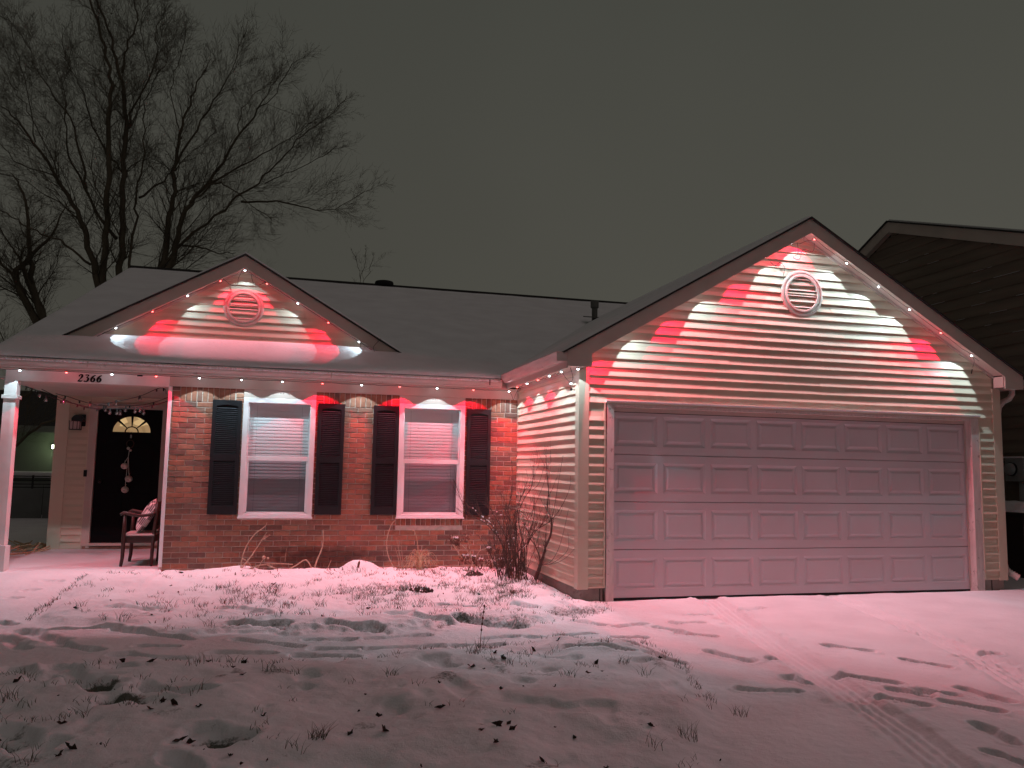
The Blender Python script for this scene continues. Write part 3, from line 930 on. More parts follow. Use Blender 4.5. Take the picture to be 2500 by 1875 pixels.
# ================================================================== house number
hn = empty('house_number', (-5.92, 2.51, 2.39))
tag(hn, 'black house number 2366 on the white porch beam', 'house number')
DIG = {   # centre line points (x, z, half width) of bold serif numerals, unit height
 '2': [[(.10,.70,.05),(.12,.80,.07),(.20,.92,.05),(.34,.98,.05),(.50,.92,.08),(.55,.76,.11),(.50,.60,.09),(.36,.40,.05),(.20,.20,.04),(.08,.06,.04)],
       [(.04,.045,.045),(.20,.06,.06),(.38,.06,.07),(.56,.055,.06),(.66,.14,.035),(.68,.24,.015)]],
 '3': [[(.08,.90,.04),(.22,.955,.045),(.40,.955,.045),(.60,.945,.045)], [(.58,.93,.05),(.46,.76,.035),(.30,.58,.03)],
       [(.28,.58,.03),(.44,.58,.05),(.58,.46,.09),(.60,.28,.11),(.50,.10,.08),(.32,.03,.05),(.14,.05,.05),(.04,.12,.06)]],
 '6': [[(.66,.95,.03),(.50,.90,.05),(.32,.76,.08),(.18,.55,.11),(.14,.34,.11),(.20,.14,.08),(.36,.04,.05),(.54,.10,.08),(.62,.28,.10),(.56,.46,.08),(.42,.55,.045),(.28,.50,.035),(.20,.42,.03)]]}
def digit(ch, x0, z0, hgt):
    mb = MB()
    for path in DIG[ch]:
        P = smooth_path([(p[0], p[2], p[1]) for p in path], 4)
        L, Rr = [], []
        for i in range(len(P)):
            t = P[min(i+1, len(P)-1)] - P[max(i-1, 0)]
            tx, tz = t.x, t.z; q = math.hypot(tx, tz) + 1e-9
            w = P[i].y*1.5
            L.append((P[i].x - tz/q*w, P[i].z + tx/q*w)); Rr.append((P[i].x + tz/q*w, P[i].z - tx/q*w))
        b = len(mb.v)
        for yy in (2.509, 2.5145):
            for (lx, lz), (rx, rz) in zip(L, Rr):
                for (px, pz) in ((lx, lz), (rx, rz)):
                    mb.v.append((x0 + hgt*(px*.86 + pz*.16), yy, z0 + hgt*pz))
        n = len(P)
        for i in range(n-1):
            a = b+2*i; c = b+2*n+2*i
            for f in ((a, a+1, a+3, a+2), (c+2, c+3, c+1, c), (a, a+2, c+2, c), (a+3, a+1, c+1, c+3)): mb.f.append(f); mb.m.append(0)
        for i in (0, n-1):
            a = b+2*i; c = b+2*n+2*i; mb.f.append((a, a+1, c+1, c)); mb.m.append(0)
    return mb.build('digit', M['dark'], hn)
for ch, x in zip('2366', (-6.062, -5.992, -5.922, -5.852)): digit(ch, x, 2.396, .088)

# ================================================================== snow lying on the roofs
def snow_sheet(name, P, un, vn, edge, th, parent=None, seed=0):
    """P(u,v)->(x,y,z) base surface in 0..1; edge(u,v)->distance to free edge in metres"""
    vs = []; fs = []
    for j in range(vn+1):
        for i in range(un+1):
            u, v = i/un, j/vn
            x, y, z = P(u, v)
            d = edge(u, v)
            t = th*(1-math.exp(-max(d, 0)/.05)) + .012*noise.noise(Vector((x*.8, y*.8, seed)))*min(1, d/.3) + .004*noise.noise(Vector((x*4, y*4, seed)))
            vs.append((x, y, z+t))
    for j in range(vn):
        for i in range(un):
            a = j*(un+1)+i; fs.append((a, a+1, a+un+2, a+un+1))
    return vs, fs
def graded(n, a, b, k=2.2):
    return [a+(b-a)*(i/n)**k for i in range(n+1)]
# main roof front slope
xs = [-6.985 + .05*i for i in range(6)] + [-6.7 + .1*i for i in range(122)]
ys = graded(60, 2.235, 10.06, 2.0)
vs, fs = [], []
for j, y in enumerate(ys):
    for i, x in enumerate(xs):
        lip = .030*noise.noise(Vector((x*1.3, 0, 4)))+.012*noise.noise(Vector((x*5, 0, 4)))
        yy = y + (lip + .015)*math.exp(-(y-2.235)/.05)
        d = min(y-2.235, x+6.985, 10.075-y)
        t = .085*math.sqrt(max(0, 1-math.exp(-d/.05))) + .012*noise.noise(Vector((x*.8, y*.8, 1))) + .004*noise.noise(Vector((x*3, y*3, 2)))*min(1, d/.2)
        # snow drifted against the small gable
        t += .05*math.exp(-abs(y-3.12)/.22)*(1 if abs(x-GC) < 2.3 else math.exp(-(abs(x-GC)-2.3)/.15))*min(1, d/.2)
        vs.append((x, yy, main_z(y)-.008+t if d > .001 else main_z(y)-.008))
for j in range(len(ys)-1):
    for i in range(len(xs)-1):
        a = j*len(xs)+i; fs.append((a, a+1, a+len(xs)+1, a+len(xs)))
rs = empty('roof_snow', (0, 2.5, 2.6)); tag(rs, 'snow lying on the roof slopes of the house', 'snow', kind='stuff')
mb = MB(); mb.add(vs, fs)
# garage roof slopes
def slope_snow(mb, xc, zp, h, y0, y1f, s, n=40, m=60, th=.07, seed=3):
    vs, fs = [], []
    for j in range(m+1):
        for i in range(n+1):
            t = i/n; x = xc+s*h*t
            ymax = y1f(t); y = y0+(ymax-y0)*(j/m)**1.6
            d = min(y-y0, h*(1-t)*1.15)
            k = th*math.sqrt(max(0, 1-math.exp(-d/.04)))+.008*noise.noise(Vector((x, y, seed)))*min(1, d/.2)
            vs.append((x, y, zp+.024-SL*h*t+k))
    for j in range(m):
        for i in range(n):
            a = j*(n+1)+i; f = (a, a+1, a+n+2, a+n+1)
            fs.append(f if s > 0 else f[::-1])
    mb.add(vs, fs)
for s in (-1, 1):
    slope_snow(mb, XC, ZP, 3.12, -.20, lambda t: 8.1, s, th=.03)
    slope_snow(mb, GC, GZ, 2.22, GY+.0, lambda t: 6.75-3.3*t, s, th=.05)
# fillet in the gutters
for (x0, x1, f) in ((-6.98, -.75, 0),):
    n = 140
    for k in range(n):
        a = x0+(x1-x0)*k/n; b = x0+(x1-x0)*(k+1)/n
        h = .006+.006*noise.noise(Vector((a*2, 1, 1)))
        mb.box(a, b, 2.252, 2.33, 2.60, 2.632+h)
mb.build('snow_layer', M['snow'], rs, smooth=True)

# ================================================================== GROUND
UPPER= [(-5.63, 2.88), (-5.68, 2.11), (-5.67, 1.24), (-5.66, 0.4), (-5.66, -0.29), (-5.14, -0.68), (-4.56, -0.94), (-4.22, -1.16), (-3.96, -0.98), (-3.2, -1.11), (-2.79, -1.26), (-2.12, -1.15), (-1.89, -0.93), (-1.42, -1.16), (-0.69, -0.79), (-0.22, -0.49), (-0.12, 0.02)]
LOWER= [(-5.37, -1.99), (-4.77, -1.88), (-4.2, -1.99), (-3.47, -2.08), (-3.15, -2.14), (-2.38, -2.04), (-1.84, -2.02), (-1.25, -1.74), (-0.83, -1.82), (-0.5, -1.94), (-0.51, -2.52), (-0.62, -3.03), (-0.88, -3.87), (-1.35, -4.83)]
PRINTS= [(-5.59, -0.68, -5.23, -1.12, 0.175), (-5.23, -1.22, -4.85, -1.53, 0.115), (-4.85, -0.78, -4.23, -1.2, 0.105), (-5.39, -0.68, -4.87, -0.7, 0.075), (-4.56, -1.43, -4.3, -1.48, 0.065), (-4.68, -1.71, -4.21, -1.88, 0.105), (-3.84, -1.28, -3.36, -1.59, 0.085), (-3.98, -1.72, -3.56, -1.8, 0.095), (-3.28, -1.38, -2.91, -1.44, 0.055), (-3.19, -1.71, -2.92, -1.75, 0.06), (-3.37, -1.89, -2.97, -2.0, 0.105), (-5.68, -0.94, -5.4, -1.37, 0.13), (-5.25, -2.18, -4.96, -2.46, 0.19), (-4.95, -2.24, -4.55, -2.79, 0.18), (-4.36, -2.71, -3.92, -3.07, 0.105), (-3.89, -3.73, -3.67, -3.89, 0.17), (-4.92, -3.45, -4.67, -3.83, 0.2), (-6.04, 1.77, -5.94, 1.76, 0.105), (-6.17, 0.96, -6.09, 0.95, 0.085), (-6.13, 1.3, -6.05, 1.35, 0.095), (-5.88, -0.3, -5.75, -0.43, 0.095), (-5.01, 0.06, -4.6, -0.23, 0.18), (-3.98, -0.16, -3.63, -0.56, 0.175), (-3.91, -0.75, -3.48, -0.91, 0.09), (-3.99, -4.12, -3.86, -4.28, 0.06), (-2.81, -1.79, -2.22, -1.8, 0.085), (-2.11, -1.79, -1.75, -1.82, 0.09), (-2.38, -2.02, -2.01, -2.03, 0.055), (-1.82, -1.57, -1.56, -1.54, 0.065), (-1.41, -1.62, -1.16, -1.67, 0.06), (-1.12, -1.59, -0.84, -1.56, 0.08), (-0.69, -1.73, -0.45, -1.78, 0.075), (-0.79, -0.96, -0.59, -1.21, 0.095), (-0.49, -1.31, -0.23, -1.27, 0.06), (-1.3, -2.28, -0.88, -2.53, 0.09), (-0.78, -2.29, -0.56, -2.71, 0.065), (-2.81, -1.43, -2.29, -1.38, 0.06), (-1.96, -0.3, -1.68, -0.4, 0.075), (-1.89, -0.77, -1.43, -1.14, 0.145), (-2.44, -0.68, -2.06, -0.91, 0.18), (-3.1, -0.9, -2.68, -1.12, 0.11), (-1.19, -0.33, -1.1, -0.49, 0.115), (-0.71, -0.32, -0.63, -0.57, 0.085), (-0.14, -1.45, -0.02, -1.63, 0.05), (-0.04, -1.7, 0.2, -1.86, 0.09), (-0.12, -2.41, 0.02, -2.73, 0.09), (-0.44, -3.41, -0.1, -3.52, 0.065), (1.18, -0.71, 1.42, -0.67, 0.07), (0.11, -1.28, 0.36, -1.26, 0.05), (0.52, -0.92, 0.67, -0.91, 0.045), (1.03, -2.36, 1.21, -2.58, 0.05), (1.33, -2.89, 1.49, -3.13, 0.06), (2.21, -2.81, 2.27, -2.85, 0.065), (0.5, -3.2, 0.75, -3.45, 0.085), (0.82, -3.67, 0.94, -3.78, 0.07), (1.14, -3.69, 1.19, -3.98, 0.06), (0.77, -3.92, 0.94, -4.11, 0.085), (0.41, -3.74, 0.57, -3.94, 0.09), (0.63, -3.61, 0.74, -3.77, 0.04), (0.29, -4.74, 0.32, -4.93, 0.065), (0.62, -4.32, 0.55, -4.63, 0.05), (0.23, -2.7, 0.28, -2.74, 0.05), (0.06, -3.24, 0.11, -3.37, 0.05)]
TRACK1= [(1.13, -0.1), (0.56, -2.21), (0.29, -3.45), (0.08, -4.35), (-0.17, -5.09)]
TRACK2= [(2.75, -0.11), (2.38, -1.67), (2.0, -2.87), (1.66, -3.68)]
TREE= {'a': [(-9.7, 6.94), (-10.16, 8.66), (-10.44, 9.42), (-11.02, 10.35), (-11.73, 11.45), (-12.41, 12.22), (-12.94, 12.55)], 'b': [(-9.58, 6.88), (-9.53, 8.72), (-9.54, 10.04), (-9.58, 12.05), (-9.6, 13.41), (-9.75, 14.56), (-10.24, 15.93), (-10.5, 16.72), (-10.74, 17.51)], 'c': [(-9.11, 7.31), (-9.1, 9.09), (-9.11, 10.76), (-9.12, 12.45), (-9.23, 13.46), (-9.48, 14.32), (-9.86, 15.58), (-10.3, 16.41), (-10.47, 17.14)], 'd': [(-8.88, 7.39), (-8.72, 9.13), (-8.68, 10.13), (-8.55, 11.5), (-8.6, 12.86), (-8.32, 13.73), (-7.92, 14.48)], 'e': [(-7.99, 7.66), (-7.8, 8.88), (-7.68, 10.24), (-7.68, 11.26), (-7.6, 12.65), (-7.38, 13.72), (-7.06, 14.82), (-6.79, 15.57)], 'f': [(-7.72, 7.68), (-7.43, 8.91), (-7.12, 10.1), (-6.6, 10.84), (-5.73, 12.54), (-5.14, 13.68), (-4.53, 14.84)], 'g': [(-7.46, 8.51), (-6.52, 9.41), (-5.49, 10.33), (-4.75, 11.04), (-4.07, 11.82), (-3.37, 12.62), (-2.78, 13.06), (-2.19, 13.79)], 'h': [(-5.49, 10.33), (-4.33, 10.45), (-3.27, 10.35), (-2.33, 10.45), (-1.33, 11.2)], 'i': [(-7.26, 8.63), (-6.67, 8.58), (-6.09, 8.39), (-5.53, 8.4)], 'j': [(-9.28, 8.68), (-9.86, 9.41), (-10.52, 10.6), (-10.98, 11.48), (-11.25, 12.78), (-11.38, 13.84), (-11.85, 14.85)], 'k': [(-9.99, 7.76), (-10.66, 8.29), (-11.53, 8.6), (-12.12, 8.93), (-12.7, 9.2), (-13.17, 9.66)], 'l': [(-10.27, 10.3), (-10.51, 11.4), (-11.07, 12.8), (-11.65, 13.53), (-12.25, 14.72), (-12.82, 15.5)], 'm': [(-7.74, 11.19), (-7.0, 12.52), (-6.31, 13.73), (-5.96, 14.49), (-5.5, 15.7)], 'n': [(-9.15, 12.45), (-8.92, 13.51), (-8.44, 14.76), (-8.44, 15.81), (-8.29, 16.54)], 'o': [(-9.11, 10.76), (-9.63, 11.37), (-10.22, 12.38), (-10.53, 13.42), (-11.06, 14.36), (-11.24, 15.22)], 'p': [(-6.6, 10.84), (-5.8, 11.34), (-4.86, 12.01), (-3.78, 12.79), (-3.13, 13.44)], 'q': [(-7.12, 10.1), (-6.4, 10.72), (-5.89, 10.57), (-5.09, 9.89), (-4.41, 9.33)], 'r': [(-9.45, 14.33), (-9.38, 15.17), (-9.07, 16.12), (-9.24, 16.94), (-9.22, 17.65)], 's': [(-8.68, 10.13), (-8.03, 10.88), (-7.41, 11.91), (-6.52, 13.0)]}
TREE2= {'a': [(-12.15, 6.36), (-12.63, 7.34), (-13.16, 8.54), (-13.59, 9.15), (-14.16, 10.12)], 'b': [(-12.63, 6.47), (-13.31, 7.87), (-13.87, 8.69), (-14.3, 9.38)], 'c': [(-12.63, 7.34), (-12.99, 8.77), (-13.22, 10.22), (-13.7, 11.64), (-14.13, 12.19)], 'd': [(-13.16, 8.54), (-12.63, 9.17), (-11.84, 9.98)], 'e': [(-13.31, 7.87), (-12.92, 8.77), (-12.34, 9.71), (-11.91, 11.09)]}
BUSH= {'a': [(-0.758, 1.5, -0.002), (-0.803, 1.5, 0.207), (-0.848, 1.5, 0.404), (-0.934, 1.5, 0.561), (-1.046, 1.5, 0.693), (-1.129, 1.5, 0.758), (-1.225, 1.5, 0.798), (-1.348, 1.5, 0.889), (-1.447, 1.5, 1.097)], 'b': [(-0.745, 1.5, 0.011), (-0.764, 1.5, 0.311), (-0.802, 1.5, 0.495), (-0.881, 1.5, 0.666), (-0.994, 1.5, 0.837), (-1.051, 1.5, 0.969)], 'c': [(-0.703, 1.5, 0.01), (-0.709, 1.5, 0.311), (-0.728, 1.5, 0.626), (-0.772, 1.5, 0.759), (-0.857, 1.5, 0.891), (-0.804, 1.5, 0.97), (-0.779, 1.5, 1.156), (-0.768, 1.5, 1.33), (-0.793, 1.5, 1.544)], 'd': [(-0.662, 1.5, 0.022), (-0.667, 1.5, 0.31), (-0.694, 1.5, 0.64), (-0.697, 1.5, 0.838), (-0.652, 1.5, 1.051), (-0.584, 1.5, 1.158)], 'e': [(-0.593, 1.5, 0.021), (-0.583, 1.5, 0.244), (-0.572, 1.5, 0.441), (-0.631, 1.5, 0.613), (-0.662, 1.5, 0.838), (-0.582, 1.5, 1.052), (-0.5, 1.498, 1.159), (-0.5, 1.412, 1.335), (-0.5, 1.466, 1.469)], 'f': [(-0.5, 1.258, 0.077), (-0.5, 1.047, 0.293), (-0.5, 0.884, 0.486), (-0.5, 1.014, 0.511)], 'g': [(-0.5, 0.884, 0.486), (-0.5, 0.725, 0.648), (-0.5, 0.671, 0.8), (-0.5, 0.777, 0.892), (-0.5, 0.862, 0.95), (-0.5, 0.83, 1.178), (-0.5, 0.92, 1.507)], 'h': [(-0.5, 0.692, 0.823), (-0.5, 0.54, 1.027), (-0.5, 0.414, 1.322), (-0.5, 0.301, 1.576)], 'i': [(-0.5, 0.672, 0.825), (-0.5, 0.382, 0.95), (-0.5, 0.127, 1.127), (-0.5, 0.024, 1.247), (-0.5, 0.044, 1.351)], 'j': [(-0.5, 0.777, 0.892), (-0.5, 0.731, 1.28), (-0.5, 0.92, 1.507)], 'k': [(-0.5, 1.003, 0.286), (-0.5, 0.713, 0.331), (-0.5, 0.442, 0.48), (-0.5, 0.297, 0.671), (-0.5, 0.051, 0.979)], 'l': [(-0.5, 1.003, 0.273), (-0.5, 0.632, 0.328), (-0.5, 0.252, 0.464), (-0.5, 0.074, 0.574), (-0.5, 0.061, 0.725)], 'm': [(-0.5, 1.046, 0.268), (-0.5, 0.514, 0.347), (-0.5, 0.142, 0.452), (-0.5, -0.135, 0.577)], 'n': [(-0.572, 1.5, 0.441), (-0.5, 1.286, 0.655), (-0.5, 0.855, 0.775), (-0.5, 0.692, 0.823)], 'o': [(-0.819, 1.5, 0.312), (-0.713, 1.5, 0.574), (-0.578, 1.5, 0.798), (-0.5, 1.307, 1.086), (-0.5, 1.05, 1.313), (-0.5, 0.92, 1.507)], 'p': [(-0.787, 1.5, 0.05), (-0.847, 1.5, 0.338), (-0.906, 1.5, 0.535), (-1.005, 1.5, 0.706), (-1.157, 1.5, 0.824), (-1.268, 1.5, 0.915)], 'q': [(-0.841, 1.5, 0.012), (-0.763, 1.5, 0.246), (-0.641, 1.5, 0.376), (-0.5, 1.466, 0.549), (-0.576, 1.5, 0.706), (-0.634, 1.5, 0.838)], 'r': [(-0.5, 1.129, 0.183), (-0.5, 1.137, 0.347), (-0.5, 1.277, 0.461), (-0.518, 1.5, 0.573), (-0.5, 1.068, 0.761)], 's': [(-0.667, 1.5, 0.31), (-0.568, 1.5, 0.204), (-0.5, 1.5, 0.308), (-0.5, 1.101, 0.529)], 't': [(-0.868, 1.5, 0.706), (-0.843, 1.5, 0.838), (-0.803, 1.5, 0.957), (-0.938, 1.5, 0.772), (-1.009, 1.5, 0.89)], 'u': [(-0.772, 1.5, 0.759), (-0.86, 1.5, 1.049), (-0.987, 1.5, 1.154), (-1.037, 1.5, 1.26)], 'v': [(-0.5, 1.498, 1.159), (-0.5, 1.179, 1.246), (-0.5, 0.92, 1.507)]}
STEMS= {'a': [(-4.022, 0.117), (-4.01, 0.259), (-3.962, 0.412), (-3.876, 0.545), (-3.795, 0.612), (-3.75, 0.651), (-3.733, 0.694)], 'b': [(-4.022, 0.126), (-3.944, 0.22), (-3.857, 0.353), (-3.78, 0.487), (-3.728, 0.574)], 'c': [(-3.771, 0.487), (-3.689, 0.545)], 'd': [(-3.136, 0.075), (-3.103, 0.21), (-3.051, 0.346), (-3.035, 0.444), (-3.037, 0.601)], 'e': [(-3.524, 0.033), (-3.461, 0.099), (-3.36, 0.156), (-3.238, 0.227), (-3.157, 0.104)], 'f': [(-3.957, 0.106), (-3.82, 0.162), (-3.7, 0.184), (-3.56, 0.187), (-3.398, 0.175)], 'g': [(-3.7, 0.17), (-3.585, 0.12), (-3.461, 0.089), (-3.336, 0.049)], 'h': [(-3.008, 0.015), (-2.974, 0.111), (-2.93, 0.228)], 'i': [(-3.819, 0.133), (-3.776, 0.209), (-3.75, 0.256)], 'j': [(-3.494, 0.196), (-3.489, 0.292), (-3.474, 0.389)], 'k': [(-4.01, 0.259), (-3.934, 0.211), (-3.884, 0.124), (-3.88, 0.058)], 'l': [(-2.091, 0.059), (-2.177, 0.219), (-2.232, 0.379), (-2.208, 0.549), (-2.132, 0.72)]}
GRASSES= {'a': [(-2.116, 0.099), (-2.191, 0.24), (-2.221, 0.359), (-2.224, 0.479), (-2.175, 0.66), (-2.116, 0.725)], 'b': [(-2.046, 0.108), (-2.07, 0.238), (-2.115, 0.369)], 'c': [(-2.015, 0.088), (-2.051, 0.278), (-2.109, 0.509)], 'd': [(-1.999, 0.088), (-2.02, 0.278), (-2.045, 0.468)], 'e': [(-1.816, 0.095), (-1.816, 0.276), (-1.831, 0.437), (-1.866, 0.568), (-1.897, 0.594), (-1.907, 0.579)]}
HYDR= {'a': [(-1.073, 0.128), (-1.16, 0.29), (-1.245, 0.391), (-1.319, 0.452), (-1.393, 0.492)], 'b': [(-1.128, 0.249), (-1.173, 0.39), (-1.197, 0.531)], 'c': [(-1.263, 0.251), (-1.338, 0.352), (-1.391, 0.422)], 'd': [(-1.148, 0.249), (-1.173, 0.41), (-1.228, 0.552)], 'e': [(-1.104, 0.129), (-1.035, 0.329), (-0.91, 0.368)], 'f': [(-0.947, 0.147), (-0.854, 0.246), (-0.803, 0.347)]}
WIRES= {'a': [(-6.7, 2.333), (-6.526, 2.263), (-6.287, 2.168), (-6.144, 2.139), (-5.951, 2.094), (-5.775, 2.083), (-5.47, 2.103), (-5.228, 2.147), (-5.049, 2.207)], 'b': [(-6.378, 2.26), (-6.228, 2.226), (-6.099, 2.184), (-5.874, 2.132), (-5.634, 2.141), (-5.392, 2.15), (-5.182, 2.211), (-5.053, 2.27)], 'c': [(-5.952, 2.103), (-5.653, 2.175), (-5.381, 2.253), (-5.206, 2.344), (-5.125, 2.374), (-5.074, 2.35), (-5.063, 2.296)], 'd': [(-6.529, 2.306), (-6.288, 2.194), (-6.031, 2.1), (-5.839, 2.077)]}
GLOBES= {'x': [(-6.254, 2.147), (-5.958, 2.12), (-5.654, 2.149), (-5.38, 2.221), (-5.77, 2.069), (-5.72, 2.037), (-5.636, 2.032), (-5.598, 2.029), (-5.538, 2.074), (-5.427, 2.06), (-5.371, 2.076), (-5.323, 2.042), (-6.534, 2.223), (-6.458, 2.17)]}
LEAVES= [(-5.08, -2.62), (-4.48, -2.78), (-4.2, -3.33), (-4.15, -3.2), (-4.07, -3.32), (-4.62, -3.47), (-4.5, -4.02), (-3.97, -3.85), (-3.92, -3.86), (-3.63, -3.99), (-3.71, -4.15), (-3.57, -3.57), (-3.1, -3.87), (-3.93, -3.38), (-3.99, -2.16), (-3.74, -2.15), (-3.81, -2.38), (-4.37, -2.11), (-4.58, -2.04), (-4.69, 2.12), (-5.32, -0.15), (-3.6, 1.04), (-3.73, -2.66), (-4.48, -3.91), (-2.48, -3.1), (-2.19, -2.76), (-1.93, -2.39), (-1.56, -2.19), (-1.92, -2.59), (-1.44, -3.09), (-1.3, -2.87), (-0.74, -2.76), (-1.33, -2.1), (-2.92, -3.54), (-2.57, -3.65), (-3.1, -3.87), (-2.93, -3.92), (-2.44, -4.13), (-2.33, -4.06), (-2.26, -4.04), (-2.26, -4.13), (-2.4, -4.32), (-1.93, -4.2), (-1.46, -4.15), (-2.23, -4.56), (-2.12, -3.33), (-1.64, -0.37), (-1.33, 1.58), (-1.47, 0.19), (-2.31, 0.55), (-2.7, -0.41)]
HOLES = [(-3.76, -3.85, .20, .17, .05), (-4.42, -2.95, .16, .10, .03), (-5.0, -3.75, .22, .28, .05), (-4.6, -2.65, .16, .09, .02)]
TUFTS = [(-3.28, -3.95, 40, .09), (-2.75, -2.78, 22, .07), (-2.1, -2.4, 20, .10), (-1.95, -2.0, 16, .13), (-1.1, -2.9, 26, .07), (-.75, -3.9, 22, .08), (-1.3, -4.3, 26, .09), (-.62, .9, 40, .06), (-.9, 1.0, 40, .06), (-2.0, .6, 30, .08), (-3.4, -2.6, 14, .06), (-1.0, -2.3, 18, .06)]
TREE.update({'ta': [(-11.16, 10.66), (-11.77, 12.04), (-12.29, 12.9), (-12.74, 13.64), (-13.43, 14.6)], 'tb': [(-11.02, 10.35), (-11.67, 11.33), (-12.34, 11.97), (-12.92, 12.29), (-13.57, 12.73)], 'tc': [(-11.86, 11.64), (-12.13, 13.06), (-12.51, 14.34), (-12.81, 15.44)], 'td': [(-11.07, 12.8), (-11.31, 13.71), (-11.19, 14.54), (-11.41, 15.19)], 'te': [(-11.1, 10.6), (-12.14, 10.75), (-12.87, 11.51), (-13.34, 11.91)], 'tf': [(-10.56, 9.41), (-11.64, 10.08), (-12.46, 10.51), (-13.13, 10.57)], 'tg': [(-9.12, 12.45), (-8.77, 13.12), (-8.6, 14.38), (-8.78, 15.33), (-8.59, 16.35)], 'th': [(-7.6, 12.65), (-7.89, 13.79), (-7.57, 14.89), (-7.43, 15.69)], 'ti': [(-5.73, 12.54), (-5.6, 13.83), (-5.0, 14.92), (-4.69, 15.4)], 'tj': [(-4.75, 11.04), (-4.05, 11.33), (-3.06, 11.8), (-2.47, 12.23)], 'tk': [(-5.14, 13.68), (-4.5, 13.98), (-4.0, 14.77)]})
NT = {}
def vnoise(x, y, seed):
    if seed not in NT: NT[seed] = np.random.RandomState(seed).rand(256, 256).astype(np.float32)
    T = NT[seed]
    xi, yi = np.floor(x).astype(int), np.floor(y).astype(int)
    fx, fy = x-xi, y-yi
    fx = fx*fx*(3-2*fx); fy = fy*fy*(3-2*fy)
    a = T[xi & 255, yi & 255]; b = T[(xi+1) & 255, yi & 255]; c = T[xi & 255, (yi+1) & 255]; d = T[(xi+1) & 255, (yi+1) & 255]
    return (a*(1-fx)+b*fx)*(1-fy)+(c*(1-fx)+d*fx)*fy - .5
def fbm(x, y, f, seed, o=4):
    s = 0; a = 1.0
    for k in range(o):
        s = s + a*vnoise(x*f+17.3*k, y*f-9.1*k, seed+k); f *= 2.03; a *= .5
    return s
def seg_dist(x, y, a, b):
    ax, ay, bx, by = *a, *b
    dx, dy = bx-ax, by-ay; L = dx*dx+dy*dy+1e-9
    t = np.clip(((x-ax)*dx+(y-ay)*dy)/L, 0, 1)
    return np.hypot(x-ax-t*dx, y-ay-t*dy), t
def poly_sd(x, y, P):
    d = np.full(x.shape, 1e9); ins = np.zeros(x.shape, bool)
    for i in range(len(P)):
        a, b = P[i], P[(i+1) % len(P)]
        d = np.minimum(d, seg_dist(x, y, a, b)[0])
        c = ((a[1] > y) != (b[1] > y)) & (x < (b[0]-a[0])*(y-a[1])/((b[1]-a[1])+1e-12)+a[0])
        ins ^= c
    return np.where(ins, d, -d)
def sst(x, a, b):
    t = np.clip((x-a)/(b-a), 0, 1); return t*t*(3-2*t)
UP = UPPER[1:] + [(-.42, .0), (-.42, 2.5), (-5.0, 2.5), (-5.05, 2.3)]
LO = LOWER + [(-2.3, -9.5), (-20, -9.5), (-20, -1.9), (-7.5, -1.85)]
